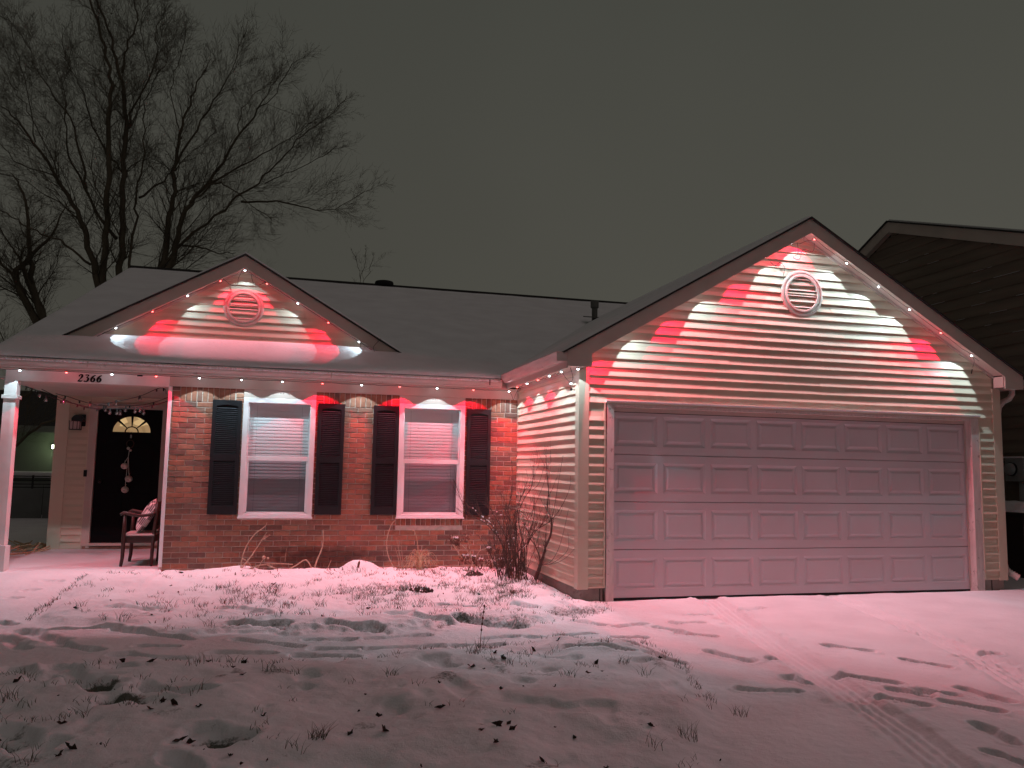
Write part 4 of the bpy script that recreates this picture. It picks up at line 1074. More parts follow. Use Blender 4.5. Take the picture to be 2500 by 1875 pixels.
def ground(x, y, want_thin=False):
    su = poly_sd(x, y, UP) + fbm(x, y, 3.5, 40, 3)*.16
    sl_ = poly_sd(x, y, LO) + fbm(x, y, 3.5, 45, 3)*.16
    mu, ml = sst(su, -.05, .22), sst(sl_, -.08, .28)
    far = sst(y, 5.6, 7.0)
    side = sst(-x, 7.2, 8.2)
    h = -.018*np.maximum(0, -y) + .05*side - .0*far
    h = h + .045*sst(y, -.5, 2.4)*np.where(x < -.4, 1, 0)
    h = h + mu*(.055 + fbm(x, y, 1.4, 3)*.035 + fbm(x, y, 6, 9)*.022)
    h = h + ml*(.050 + fbm(x, y, 1.3, 5)*.070 + fbm(x, y, 2.6, 11)*.036 - .034*sst(fbm(x, y, 4.2, 14, 2), .24, .48))
    h = h + fbm(x, y, 1.1, 21)*.014 + fbm(x, y, 7, 23, 3)*.004
    # mound by the wall
    d2 = ((x+2.57)/.24)**2 + ((y-2.18)/.20)**2
    h = h + .115*(1-sst(np.sqrt(d2), .25, 1.35))
    d2 = ((x+4.15)/.30)**2 + ((y-2.40)/.14)**2
    h = h + .045*np.exp(-d2)
    # drift against walls
    h = h + .03*np.exp(-np.abs(y-2.5)/.12)*np.where((x > -4.95) & (x < -.42), 1, 0)
    thin = mu*(.20+.34*fbm(x, y, 1.7, 31)) + ml*(.06+.30*fbm(x, y, 1.5, 33)+.42*sst(fbm(x, y, 5.0, 14, 2), .22, .5))
    # rough step along the foot of the upper lawn
    step = np.exp(-(np.abs(su-.12)/.16)**2)*sst(x, -5.2, -3.6)*(1-sst(y, -.6, .0))
    h = h - step*(.015 + .06*np.abs(fbm(x, y, 8, 71)))
    thin = thin + step*(.30 + .3*fbm(x, y, 2.2, 77))
    # foot prints
    k = 0
    for (ax, ay, bx, by, w) in PRINTS:
        w = max(w*.52, .05)
        bb = (x > min(ax, bx)-.4) & (x < max(ax, bx)+.4) & (y > min(ay, by)-.4) & (y < max(ay, by)+.4)
        if not bb.any(): continue
        dx, t = seg_dist(x[bb], y[bb], (ax, ay), (bx, by))
        dx = dx*(1+.75*fbm(x[bb], y[bb], 7, 50+k, 3)) 
        ww = w*(.78+.35*np.abs(np.cos(t*math.pi)))
        r = dx/ww
        pr = 1-sst(r, .72, 1.08)
        rim = np.exp(-((r-1.35)/.25)**2)
        dep = .042 if ay < -.2 else .028
        h[bb] = h[bb] - dep*pr + .009*rim + pr*fbm(x[bb], y[bb], 16, 90)*.012
        thin[bb] = thin[bb] + pr*ml[bb]*.20 + pr*mu[bb]*.15
        k += 1
    for (cx, cy, rx, ry, dp) in HOLES:
        r = np.hypot((x-cx)/rx, (y-cy)/ry)*(1+.6*fbm(x, y, 7, int(abs(cx*100)) % 90))
        p = 1-sst(r, .5, 1.1)
        h = h - dp*p + p*fbm(x, y, 14, 91)*.03
        thin = thin + p*.62
    # tyre tracks
    for T, w, dp in ((TRACK1, .145, .030), (TRACK2, .135, .012)):
        TT = T + [(T[-1][0]+(T[-1][0]-T[-2][0])*3, T[-1][1]+(T[-1][1]-T[-2][1])*3)]
        best = np.full(x.shape, 9.); off = np.zeros(x.shape)
        for a, b in zip(TT[:-1], TT[1:]):
            d, t = seg_dist(x, y, a, b)
            sg = np.sign((b[0]-a[0])*(y-a[1])-(b[1]-a[1])*(x-a[0]))
            m_ = d < best; best = np.where(m_, d, best); off = np.where(m_, d*sg, off)
        ok = np.where(y < -.02, 1, 0)*np.where(x > -.4, 1, .3)
        pr = (1-sst(best, w*.85, w*1.15))*ok
        rough = fbm(x, y, 12, 61, 3)
        h = h - pr*dp + pr*(.0080*np.cos(off*2*math.pi/.066))*(1-.45*sst(rough, .0, .5)) + pr*.007*rough
        h = h + (np.exp(-((best-w*1.4)/.045)**2))*ok*(.010*np.maximum(0, fbm(x, y, 11, 66)*2.2) + .002)*(dp/.022)
    # crumbly strip where feet crossed the track
    for (cx, cy, rx, ry) in ((.2, -3.75, .30, .28), (1.9, -3.2, .25, .5), (2.25, -2.1, .15, .5)):
        p = np.exp(-(((x-cx)/rx)**2+((y-cy)/ry)**2)**1.5)
        h = h + p*fbm(x, y, 15, 81)*.026
    # nothing may poke through slabs
    por = sst(x, -5.4, -5.2)
    inporch = (y > 2.32) & (x > -7.0) & (x < -5.0) & (y < 5.2)
    h = np.where(inporch, .105+.006*fbm(x, y, 3, 7)+.010*fbm(x, y, 9, 8), h)
    h = h + np.where((x < -4.95) & (y > .3) & (y <= 2.32), .05*sst(y, .8, 2.3), 0)
    g = (x > -.2) & (y > -.02) & (x < 5.2); h = np.where(g, -.03, h)
    if want_thin: return h, thin, mu, ml
    return h
def lin(a, b, st): return list(np.arange(a, b-1e-6, st))
gx = [-400, -150, -70, -40, -25, -18, -14] + lin(-12, -8, .25) + lin(-8, -.6, .021) + lin(-.6, 3.2, .011) + lin(3.2, 6.5, .05) + lin(6.5, 14, .4) + [16, 20, 28, 45, 90, 200, 400]
gy = [-400, -150, -60, -30, -18, -13] + lin(-11, -6.2, .3) + lin(-6.2, 2.7, .018) + lin(2.7, 5.4, .05) + lin(5.4, 20, .4) + [24, 30, 40, 60, 100, 200, 500]
gx, gy = np.array(gx, float), np.array(gy, float)
X, Y = np.meshgrid(gx, gy)
Hh, thin, mu_, ml_ = ground(X, Y, True)
nx, ny = len(gx), len(gy)
co = np.stack([X, Y, Hh], -1).reshape(-1, 3).astype(np.float32)
idx = np.arange(nx*ny).reshape(ny, nx)
quads = np.stack([idx[:-1, :-1], idx[:-1, 1:], idx[1:, 1:], idx[1:, :-1]], -1).reshape(-1, 4)
me = bpy.data.meshes.new('snowy_ground')
me.vertices.add(len(co)); me.vertices.foreach_set('co', co.ravel())
me.loops.add(quads.size); me.loops.foreach_set('vertex_index', quads.ravel().astype(np.int32))
me.polygons.add(len(quads)); me.polygons.foreach_set('loop_start', np.arange(0, quads.size, 4, dtype=np.int32))
me.polygons.foreach_set('use_smooth', np.ones(len(quads), bool))
me.update(calc_edges=True)
at = me.attributes.new('thin', 'FLOAT', 'POINT'); at.data.foreach_set('value', thin.reshape(-1).astype(np.float32))
me.materials.append(M['snow_thin'])
go = bpy.data.objects.new('snowy_ground', me); COL.objects.link(go); go['kind'] = 'structure'
def gz(x, y):
    return float(ground(np.array([[x]], float), np.array([[y]], float))[0, 0])
def gz_many(P):
    P = np.array(P, float); return ground(P[:, :1], P[:, 1:2])[:, 0]

# ---- grass poking through the snow
rg = np.random.RandomState(4)
blades_v, blades_f = [], []
def add_blades(cx, cy, cz, n, hgt, spread, lean):
    for _ in range(n):
        a = rg.rand()*6.283; r = spread*math.sqrt(rg.rand())
        x, y = cx+r*math.cos(a), cy+r*math.sin(a)
        h = hgt*(.45+.75*rg.rand()); l = lean*h*(.3+rg.rand()); b = rg.rand()*6.283
        dx, dy = l*math.cos(b), l*math.sin(b)*.6
        w = .0011+.0009*rg.rand()
        v0 = len(blades_v)
        for t, ww in ((0, w), (.55, w*.8), (1., w*.15)):
            px, py, pz = x+dx*t**1.8, y+dy*t**1.8, cz-.01+h*(t-.25*lean*t*t*.5)
            blades_v.append((px-ww, py, pz)); blades_v.append((px+ww, py+ww*.5, pz))
        blades_f.extend([(v0, v0+1, v0+3, v0+2), (v0+2, v0+3, v0+5, v0+4)])
N = 42000
px = rg.uniform(-5.8, -.1, N); py = rg.uniform(-5.6, 2.4, N)
hh, th, mu_p, ml_p = ground(px.reshape(-1, 1), py.reshape(-1, 1), True)
hh, th, mu_p, ml_p = hh[:, 0], th[:, 0], mu_p[:, 0], ml_p[:, 0]
dens = fbm(px, py, 1.6, 131, 3)
band = np.exp(-((py-.35)/.75)**2)*sst(px, -4.9, -3.6)
prob = mu_p*(.015 + .30*band*sst(dens, -.35, .45) + .05*sst(dens, .1, .6)) + ml_p*(.006+.045*sst(dens, .12, .55)) + .4*sst(th, .42, .8)*(mu_p+ml_p)*.5
pick = rg.rand(N) < prob
cnt = 0
for x, y, z, m_, ml1 in zip(px[pick], py[pick], hh[pick], mu_p[pick], ml_p[pick]):
    big = rg.rand()
    add_blades(x, y, z, int(5+9*big) if m_ > .4 else int(3+8*big), (.050 if m_ > .4 else .045)*(1+.8*(big > .85)), .035+.03*big, .8)
    cnt += 1
# fringe of grass along the driveway and walk edges
for Pp, st in ((LOWER[5:13], .05), (UPPER[1:5], .045), (UPPER[13:17], .06), (LOWER[1:6], .12)):
    for a, b in zip(Pp[:-1], Pp[1:]):
        L = math.hypot(b[0]-a[0], b[1]-a[1])
        for k in range(int(L/st)):
            t = rg.rand(); x, y = a[0]+(b[0]-a[0])*t+rg.randn()*.03-.04, a[1]+(b[1]-a[1])*t+rg.randn()*.03-.03
            add_blades(x, y, gz(x, y), 5, .05, .03, .7)
for (x, y, n, h) in TUFTS:
    add_blades(x, y, gz(x, y), n, h, .05, .8)
mb = MB(); mb.add(blades_v, blades_f)
tag(mb.build('grass_blades', M['grass']), 'thin winter grass poking up through the lawn snow', 'grass', kind='stuff')
print('tufts', cnt, 'blades', len(blades_f)//2)

# ---- dead leaves on the snow
def leaf_mesh(kind, seed):
    r = random.Random(seed); mb = MB(); n = 10 if kind else 8; vs = [(0, 0, .0)]
    for k in range(n):
        a = 2*math.pi*k/n
        rad = (.5 if k % 2 else 1.0) if kind else (1.0 if k in (0, n//2) else .55)
        rad *= r.uniform(.85, 1.1)
        vs.append((rad*math.cos(a)*.03, rad*math.sin(a)*.022, r.uniform(.002, .022)))
    mb.add(vs, [(0, k+1, (k+1) % n+1) for k in range(n)])
    vs2 = [(v[0], v[1], v[2]-.0012) for v in vs]
    mb.add(vs2, [(0, (k+1) % n+1, k+1) for k in range(n)])
    return mb
ls = []
def place_leaf(x, y, sc, i):
    j = i % 5
    if j >= len(ls):
        o = leaf_mesh(j % 2, j*7+1).build('dead_leaf', M['leaf']); ls.append(o)
    else:
        o = ls[j].copy(); COL.objects.link(o)
    o.location = (x, y, gz(x, y)+.002); o.scale = (sc, sc, sc*1.1)
    o.rotation_euler = (R(rnd.uniform(-35, 35)), R(rnd.uniform(-30, 30)), rnd.uniform(0, 6.28))
    size = 'large' if sc > 1.02 else ('small' if sc < .62 else 'curled')
    row = 'upper lawn' if y > -1.3 else ('lower lawn by the footpath' if y > -2.9 else ('lower lawn' if y > -3.8 else 'foreground lawn'))
    col_ = 'near the porch' if x < -4.9 else ('facing the left window' if x < -3.2 else ('facing the middle bricks' if x < -2.3 else ('facing the right window' if x < -1.3 else 'near the driveway edge')))
    tag(o, '%s dark dead leaf on the %s %s' % (size, row, col_), 'leaf', 'dead leaves scattered on the snow')
for i, (x, y) in enumerate(LEAVES): place_leaf(x, y, rnd.uniform(.75, 1.3), i)
for i in range(46):
    x, y = rnd.uniform(-5.4, -1.0), rnd.choice([rnd.uniform(-5, -2.1), rnd.uniform(-.8, 2.2)])
    place_leaf(x, y, rnd.uniform(.3, .62), i+3)

# ================================================================== DEAD PLANTS BY THE WALL
def jit(p, s): return (p[0]+rnd.uniform(-s, s), p[1]+rnd.uniform(-s, s), p[2]+rnd.uniform(-s, s))
def stemobj(name, label, cat, paths, rad, m, group=None, y0=2.3, taper=.5, base=None):
    mb = MB()
    for P in paths:
        Q = smooth_path([(p[0], y0+.03*math.sin(p[1]*7), p[1]) if len(p) == 2 else p for p in P])
        n = len(Q); mb.tube(Q, [rad*1.3*(1-(1-taper)*i/(n-1)) for i in range(n)], 6)
    b = Vector(mb.v[0]); 
    return mb, (b.x, b.y, b.z)
def S2(P, y): return [(p[0], y, p[1]) for p in P]
mb, b = stemobj('', '', '', [S2(STEMS['a'], 2.30)], .0075, None); o = mb.build('dry_stem', M['stem'], org=b); tag(o, 'tall dry stem leaning right below the left window, bent near its top', 'plant stem', 'dry stems along the brick wall')
mb, b = stemobj('', '', '', [S2(STEMS['b'], 2.27), S2(STEMS['c'], 2.27)], .009, None); o = mb.build('dry_stem', M['stem'], org=b); tag(o, 'thick forked dry stem leaning right below the left window', 'plant stem', 'dry stems along the brick wall')
mb, b = stemobj('', '', '', [S2(STEMS['d'], 2.32)], .0095, None); o = mb.build('dry_stem', M['stem'], org=b); tag(o, 'upright bare stick against the bricks between the two windows', 'plant stem', 'dry stems along the brick wall')
mb, b = stemobj('', '', '', [S2(STEMS['e'], 2.28)], .008, None, taper=.8); o = mb.build('dry_stem', M['stem'], org=b); tag(o, 'snapped stem bent into a sharp peak beside the upright stick', 'plant stem', 'dry stems along the brick wall')
mb, b = stemobj('', '', '', [S2(STEMS['f'], 2.25), S2(STEMS['g'], 2.24)], .007, None, taper=.7); o = mb.build('dry_stem', M['stem'], org=b); tag(o, 'long dry stem lying almost flat on the snow under the left window', 'plant stem', 'dry stems along the brick wall')
mb, b = stemobj('', '', '', [S2(STEMS['h'], 2.2)], .005, None); o = mb.build('dry_stem', M['stem'], org=b); tag(o, 'short thin stick slanting from the snow left of the snow mound', 'plant stem', 'dry stems along the brick wall')
mb, b = stemobj('', '', '', [S2(STEMS['i'], 2.24), S2(STEMS['k'], 2.24)], .0055, None); mb.ball((STEMS['i'][-1][0], 2.24, STEMS['i'][-1][1]+.01), .022, 7); mb.ball((STEMS['i'][-1][0]+.05, 2.24, STEMS['i'][-1][1]), .016, 7); o = mb.build('dry_stem', M['stem'], org=b); tag(o, 'short dry stem with a seed head under the left window', 'plant stem', 'dry stems along the brick wall')
mb, b = stemobj('', '', '', [S2(STEMS['j'], 2.40)], .003, None); o = mb.build('dry_stem', M['stem'], org=b); tag(o, 'hair thin upright stalk against the dark stained bricks', 'plant stem', 'dry stems along the brick wall')
mb, b = stemobj('', '', '', [S2(GRASSES['a'], 2.3)], .0055, None, taper=.6); o = mb.build('dry_stem', M['stem'], org=b); tag(o, 'long bow shaped stem arching up to the right window sill', 'plant stem', 'dry stems along the brick wall')
for kk, tx in (('b', 'shortest of three thin straight stalks left of the straw clump'), ('c', 'middle of three thin straight stalks left of the straw clump'), ('d', 'rightmost of three thin straight stalks left of the straw clump')):
    mb, b = stemobj('', '', '', [S2(GRASSES[kk], 2.3)], .0035, None, taper=.5); o = mb.build('dry_stem', M['stem'], org=b); tag(o, tx, 'plant stem', 'dry stems along the brick wall')
# straw clump
mb = MB(); c = Vector((-1.80, 2.25, .08))
for k in range(46):
    a = rnd.uniform(0, 6.28); L = rnd.uniform(.12, .34); rr_ = rnd.uniform(.08, .30); hh_ = rnd.uniform(.12, .30)
    b0 = c + Vector((rnd.uniform(-.03, .03), rnd.uniform(-.03, .03), -.03))
    ex = Vector((math.cos(a)*rr_, math.sin(a)*rr_*.7, 0))
    mb.tube(smooth_path([b0, b0+ex*.25+Vector((0, 0, hh_*.8)), b0+ex*.65+Vector((0, 0, hh_)), b0+ex+Vector((0, 0, hh_*rnd.uniform(.0, .7)))], 3), [.0028]*9+[.0012], 4)
mb.tube(smooth_path(S2(GRASSES['e'], 2.25)), .005, 5)
tag(mb.build('straw_clump', M['straw'], org=tuple(c)), 'arching clump of dry ornamental grass below the right window', 'plant')
# hydrangea like plant with hanging dead heads
hy = empty('dead_flower_plant', (-1.1, 2.1, .1)); tag(hy, 'withered flower plant with drooping brown heads capped with snow', 'plant')
mb = MB()
for kk in 'abcdef': mb.tube(smooth_path(S2(HYDR[kk], 2.1)), .005, 5)
for k in range(22):
    x = rnd.uniform(-1.25, -.75); y = rnd.uniform(1.95, 2.25); h = rnd.uniform(.08, .26)
    mb.tube([(x, y, .03), (x+rnd.uniform(-.08, .08), y+rnd.uniform(-.04, .04), .03+h)], .003, 4)
mb.build('stems', M['stem'], hy)
def head(cx, cy, cz, r, n=26, drop=.06, snow=True):
    mb = MB()
    for k in range(n):
        p = Vector((cx+rnd.gauss(0, r*.55), cy+rnd.gauss(0, r*.4), cz+rnd.gauss(0, r*.5)-abs(rnd.gauss(0, drop))*.5))
        s = rnd.uniform(.008, .016)
        mb.ball(p, s, 5)
    mb.build('flower_head', M['deadhead'], hy)
    if snow:
        mb = MB()
        for k in range(5): mb.ball((cx+rnd.gauss(0, r*.4), cy+rnd.gauss(0, r*.3), cz+r*.55), rnd.uniform(.010, .020), 6)
        mb.build('snow_cap', M['snow'], hy, smooth=True)
for (x, z, r, s) in ((-1.41, .49, .05, 0), (-1.345, .485, .045, 1), (-1.31, .45, .035, 0), (-1.20, .54, .055, 0), (-1.22, .25, .06, 1), (-1.10, .24, .05, 1), (-.90, .36, .03, 1), (-.80, .34, .03, 0), (-1.0, .2, .06, 1), (-.85, .17, .06, 1), (-.72, .2, .05, 1)): head(x, 2.1, z, r, snow=bool(s))
# litter of small dead foliage at the foot of the wall
mb = MB()
for k in range(520):
    x = rnd.uniform(-4.2, -.45)
    if x < -1.9 and rnd.random() < .55: continue
    y = rnd.uniform(1.7, 2.45); z = gz(x, y) + rnd.uniform(-.004, .035)
    p = Vector((x, y, z)); d = Vector((rnd.uniform(-1, 1), rnd.uniform(-1, 1), rnd.uniform(-.1, .9))).normalized()*rnd.uniform(.015, .05)
    e = d.cross(Vector((0, 0, 1))).normalized()*rnd.uniform(.003, .011)
    mb.add([p-e, p+e, p+d+e*.3, p+d-e*.3], [(0, 1, 2, 3)])
tag(mb.build('leaf_litter', M['deadhead']), 'brown litter of dead foliage in the flower bed', 'plant litter', kind='stuff')

# ---- bare bush in the corner
bush = empty('bare_bush', (-.70, 1.45, .02)); tag(bush, 'bare leafless bush with snowy twigs in the corner by the garage wall', 'bush')
main = {'a': .011, 'b': .010, 'c': .010, 'd': .009, 'e': .010, 'f': .026, 'g': .015, 'n': .006, 'p': .010, 'q': .008, 'r': .010}
mbt, mbb = MB(), MB()
def clampx(v): 
    if v.y > -.05 and v.y < 2.5 and v.x > -.44: v.x = -.44
    if v.y > 2.50: v.y = 2.50
    return v
def twigs(mb, P, n, L, r, depth=0):
    for k in range(n):
        i = rnd.randrange(max(1, len(P)//4), len(P)); p = Vector(P[i]); t = (Vector(P[i])-Vector(P[i-1])).normalized()
        d = (t + Vector((rnd.uniform(-.7, .7), rnd.uniform(-.6, .6), rnd.uniform(-.1, .7)))).normalized()
        l = L*rnd.uniform(.4, 1.0); Q = [p]
        for s in range(4):
            d = (d + Vector((rnd.uniform(-.18, .18), rnd.uniform(-.18, .18), rnd.uniform(-.02, .16)))).normalized()
            Q.append(clampx(Q[-1]+d*l/4))
        mb.tube(Q, [r, r*.85, r*.7, r*.5, r*.25], 4, cap=False)
        if depth > 0: twigs(mb, Q, 3, L*.55, r*.6, depth-1)
for kk, P in BUSH.items():
    y = {'c': -.05, 'e': .05, 'q': .08, 'o': -.1}.get(kk, 0)
    Q = smooth_path([(p[0], p[1]+y+(rnd.uniform(-.03, .03)), p[2]) for p in P], 3)
    Q = [clampx(Vector(q)) for q in Q]
    r0 = main.get(kk, .0035); n = len(Q)
    (mbt if r0 > .005 else mbb).tube(Q, [max(.0016, r0*(1-.75*i/(n-1))) for i in range(n)], 6 if r0 > .01 else 5)
    if r0 > .005: twigs(mbb, Q, 15, .34, .0022, 1)
for k in range(56):
    x, y = rnd.uniform(-.95, -.55), rnd.uniform(1.25, 1.8)
    Q = [Vector((x, y, .0))]; d = Vector((rnd.uniform(-.35, .25), rnd.uniform(-.15, .15), 1)).normalized(); L = rnd.uniform(.35, 1.15)
    for s in range(6):
        d = (d+Vector((rnd.uniform(-.12, .12), rnd.uniform(-.1, .1), .02))).normalized(); Q.append(clampx(Q[-1]+d*L/6))
    mbb.tube(Q, [.0045*(1-.8*i/6)+.0008 for i in range(7)], 5)
    twigs(mbb, Q, 4, .28, .0018, 1)
mbt.build('stem', M['bush'], bush); mbb.build('twigs', M['bush'], bush)
# tangle of a dead vine in its middle
mb = MB()
for k in range(60):
    p = Vector((-.66+rnd.gauss(0, .05), 1.5+rnd.gauss(0, .05), .98-abs(rnd.gauss(0, .07)))); Q = [p]
    d = Vector((rnd.uniform(-1, 1), rnd.uniform(-.6, .6), rnd.uniform(-.8, .5))).normalized()
    for s in range(5):
        d = (d+Vector((rnd.uniform(-.4, .4), rnd.uniform(-.3, .3), rnd.uniform(-.35, .1)))).normalized(); Q.append(clampx(Q[-1]+d*rnd.uniform(.02, .05)))
    mb.tube(Q, .0012, 3, cap=False)
mb.build('vine_tangle', M['bush'], bush)
mb = MB()
for k in range(60):
    kk = rnd.choice('abpq'); P = BUSH[kk]; i = rnd.randrange(1, len(P)); t = rnd.random()
    p = Vector(P[i-1]).lerp(Vector(P[i]), t); mb.ball((p.x, p.y, p.z+.010), rnd.uniform(.005, .011), 5)
for (x, y, z, r) in ((-.97, 1.45, .88, .012), (-.90, 1.5, .84, .013), (-1.05, 1.5, .80, .010), (-.73, 1.5, .55, .020), (-.46, 1.25, .47, .014)): mb.ball((x, y, z), r, 7, sz=.6)
mb.build('snow_clumps', M['snow'], bush, smooth=True)
mb = MB()
for k in range(90):
    x, y = rnd.gauss(-.68, .17), rnd.gauss(1.28, .14); z = gz(min(x, -.45), y)
    mb.tube([(min(x, -.45), y, z-.01), (min(x+rnd.uniform(-.07, .07), -.44), y+rnd.uniform(-.07, .07), z+rnd.uniform(.02, .14))], .0018, 3)
mb.build('dead_undergrowth', M['deadhead'], bush)
# small seedlings and the dark clumps
for (x, y, h, tx) in ((-2.62, 1.95, .15, 'little dead seedling with two leaves in front of the snow mound'), (-1.95, -1.98, .34, 'slender seed stalk standing in the lower lawn')):
    z = gz(x, y); mb = MB()
    mb.tube([(x, y, z-.01), (x+.01, y, z+h*.5), (x+.03, y, z+h)], .0028, 5)
    for k in range(5 if h > .2 else 3):
        q = Vector((x+.01+.02*k/4, y, z+h*(.45+.55*k/4))); mb.ball(q, .008 if h > .2 else .014, 6, sz=1.6)
    tag(mb.build('seed_stalk', M['deadhead'], org=(x, y, z)), tx, 'plant')
for (x, y, r, tx) in ((-2.05, .45, .10, 'low dark snow dusted plant clump in the upper lawn'), (-1.20, 1.62, .08, 'small frozen plant clump at the edge of the flower bed')):
    z = gz(x, y); mb = MB()
    for k in range(120):
        a = rnd.uniform(0, 6.28); rr_ = r*math.sqrt(rnd.random()); p = Vector((x+rr_*math.cos(a)*1.3, y+rr_*math.sin(a), z+rnd.uniform(-.01, .06)*(1-rr_/r*.6)))
        mb.ball(p, rnd.uniform(.006, .014), 5)
    tag(mb.build('plant_clump', M['bush'], org=(x, y, z)), tx, 'plant')

# ================================================================== TREES
def tree(name, label, limbs, Yc, r0, base, seed, spread=1.0, dens=1.0, trunk_pts=None, depth=2.0):
    rr = random.Random(seed)
    t = empty(name, base); tag(t, label, 'tree', 'bare trees behind the house')
    mt, mc = MB(), MB()
    starts = {}
    for i, (kk, P) in enumerate(limbs.items()):
        dy = rr.uniform(-1, 1)*depth
        n = len(P)
        Q = []
        for j, p in enumerate(P):
            f = j/(n-1); Q.append(Vector((p[0], Yc+dy*f*(1 if kk not in 'nprs' else .6), p[1])))
        if len(kk) == 1 and kk in 'abcdefg' and trunk_pts:
            Q = [Vector(trunk_pts)] + Q
        Q = smooth_path(Q, 4); m_ = len(Q)
        L = sum((Q[k+1]-Q[k]).length for k in range(m_-1))
        rs_ = r0*(1.0 if len(kk) == 1 and kk in 'abcef' else (.22 if len(kk) == 2 else .45))*(1 if L > 6 else .75)
        for k in range(1, m_-1): Q[k] = Q[k] + Vector((rr.gauss(0, .035), rr.gauss(0, .05), rr.gauss(0, .02)))
        rad = [max(.012, rs_*(1-.93*(k/(m_-1))**.85)) for k in range(m_)]
        mt.tube(Q, rad, 8, cap=False)
        # side branches
        acc = 0; nxt = L*.16
        for k in range(1, m_):
            sl = (Q[k]-Q[k-1]).length; acc += sl
            while acc > nxt:
                nxt += rr.uniform(.12, .30)/dens*(1.9 if acc < L*.45 else 1.0)
                f = acc/L
                p = Q[k]; tg = (Q[k]-Q[k-1]).normalized()
                ln = rr.uniform(.45, 1.0)*(2.7*(1-f)+1.0)*spread
                branch(mc, p, tg, ln, max(.0055, rad[k]*.24), rr, 2)
    mt.build('trunk', M['bark'], t, smooth=True)
    mc.build('crown', M['twig'], t)
    return t
def branch(mb, p, tg, L, r, rr, depth):
    ax = Vector((rr.gauss(0, 1), rr.gauss(0, .7), rr.gauss(0, 1)))
    ax = (ax - tg*ax.dot(tg)).normalized()
    d = (tg*rr.uniform(.8, 1.3) + ax*rr.uniform(.5, 1.0)).normalized()
    n = 4 if depth == 2 else 3
    Q = [Vector(p)]
    for k in range(n):
        d = (d + Vector((rr.gauss(0, .16), rr.gauss(0, .14), rr.gauss(.07, .12)))).normalized()
        Q.append(Q[-1]+d*L/n)
    mb.tube(Q, [max(.0021, r*(1-.85*k/n)) for k in range(n+1)], 4 if depth == 2 else 3, cap=False)
    if depth > 0:
        m_ = (int(6+L*5.5) if depth == 2 else 5)
        for k in range(m_):
            i = rr.randrange(1, n+1); q = Q[i-1].lerp(Q[i], rr.random())
            branch(mb, q, (Q[i]-Q[i-1]).normalized(), L*rr.uniform(.28, .55), max(.0024, r*.34), rr, depth-1)
tree('bare_tree', 'tall bare many stemmed tree spreading above the left part of the roof', TREE, 20.0, .128, (-9.3, 20, 0), 7, trunk_pts=(-9.25, 20, 5.4), dens=1.05)
o = MB().tube([(-9.3, 20, -.3), (-9.28, 20, 3), (-9.25, 20, 5.6), (-9.25, 20, 7.2)], [.55, .42, .38, .30], 12).build('trunk', M['bark'], bpy.data.objects['bare_tree'], smooth=True)
tree('bare_tree', 'smaller bare tree at the left edge of the view behind the porch roof', TREE2, 24.0, .16, (-11.9, 24, 0), 9, trunk_pts=(-11.9, 24, 5.4), dens=.8)
MB().tube([(-11.9, 24, -.3), (-11.9, 24, 5.6)], [.4, .3], 10).build('trunk', M['bark'], bpy.data.objects['bare_tree.001'], smooth=True)
low = {'a': [(-10.2, .3), (-10.3, 1.2), (-10.2, 2.1), (-10.5, 3.2), (-10.2, 4.2), (-10.6, 5.2)], 'b': [(-10.25, 1.0), (-9.6, 1.9), (-9.0, 2.4), (-8.3, 2.7), (-7.8, 3.4)], 'c': [(-10.3, 1.4), (-9.7, 2.8), (-9.2, 3.6), (-8.8, 4.4)], 'g': [(-10.2, .8), (-10.9, 1.8), (-11.4, 2.8), (-11.6, 3.8)]}
tree('bare_tree', 'low bare tree seen through the open porch beyond the yard fence', low, 13.2, .06, (-10.2, 13.2, 0), 12, spread=.75, dens=1.1, depth=.5)
far = {'a': [(.45, 8.4), (.4, 9.4), (.2, 10.3), (.0, 10.9)], 'b': [(.45, 9.0), (.8, 9.8), (1.0, 10.6)], 'c': [(.4, 9.4), (.6, 10.2), (.55, 10.9)]}
far = {k: [(x+3.0-3.9, z+1.3) for x, z in v] for k, v in far.items()}
tree('bare_tree', 'distant treetop just showing above the main roof ridge', far, 32.0, .022, (-.5, 32, 0), 15, spread=.45, dens=.35, depth=.4)
MB().tube([(-.46, 32, -.3), (-.45, 32, 9.8)], [.12, .035], 8).build('trunk', M['bark'], bpy.data.objects['bare_tree.003'], smooth=True)

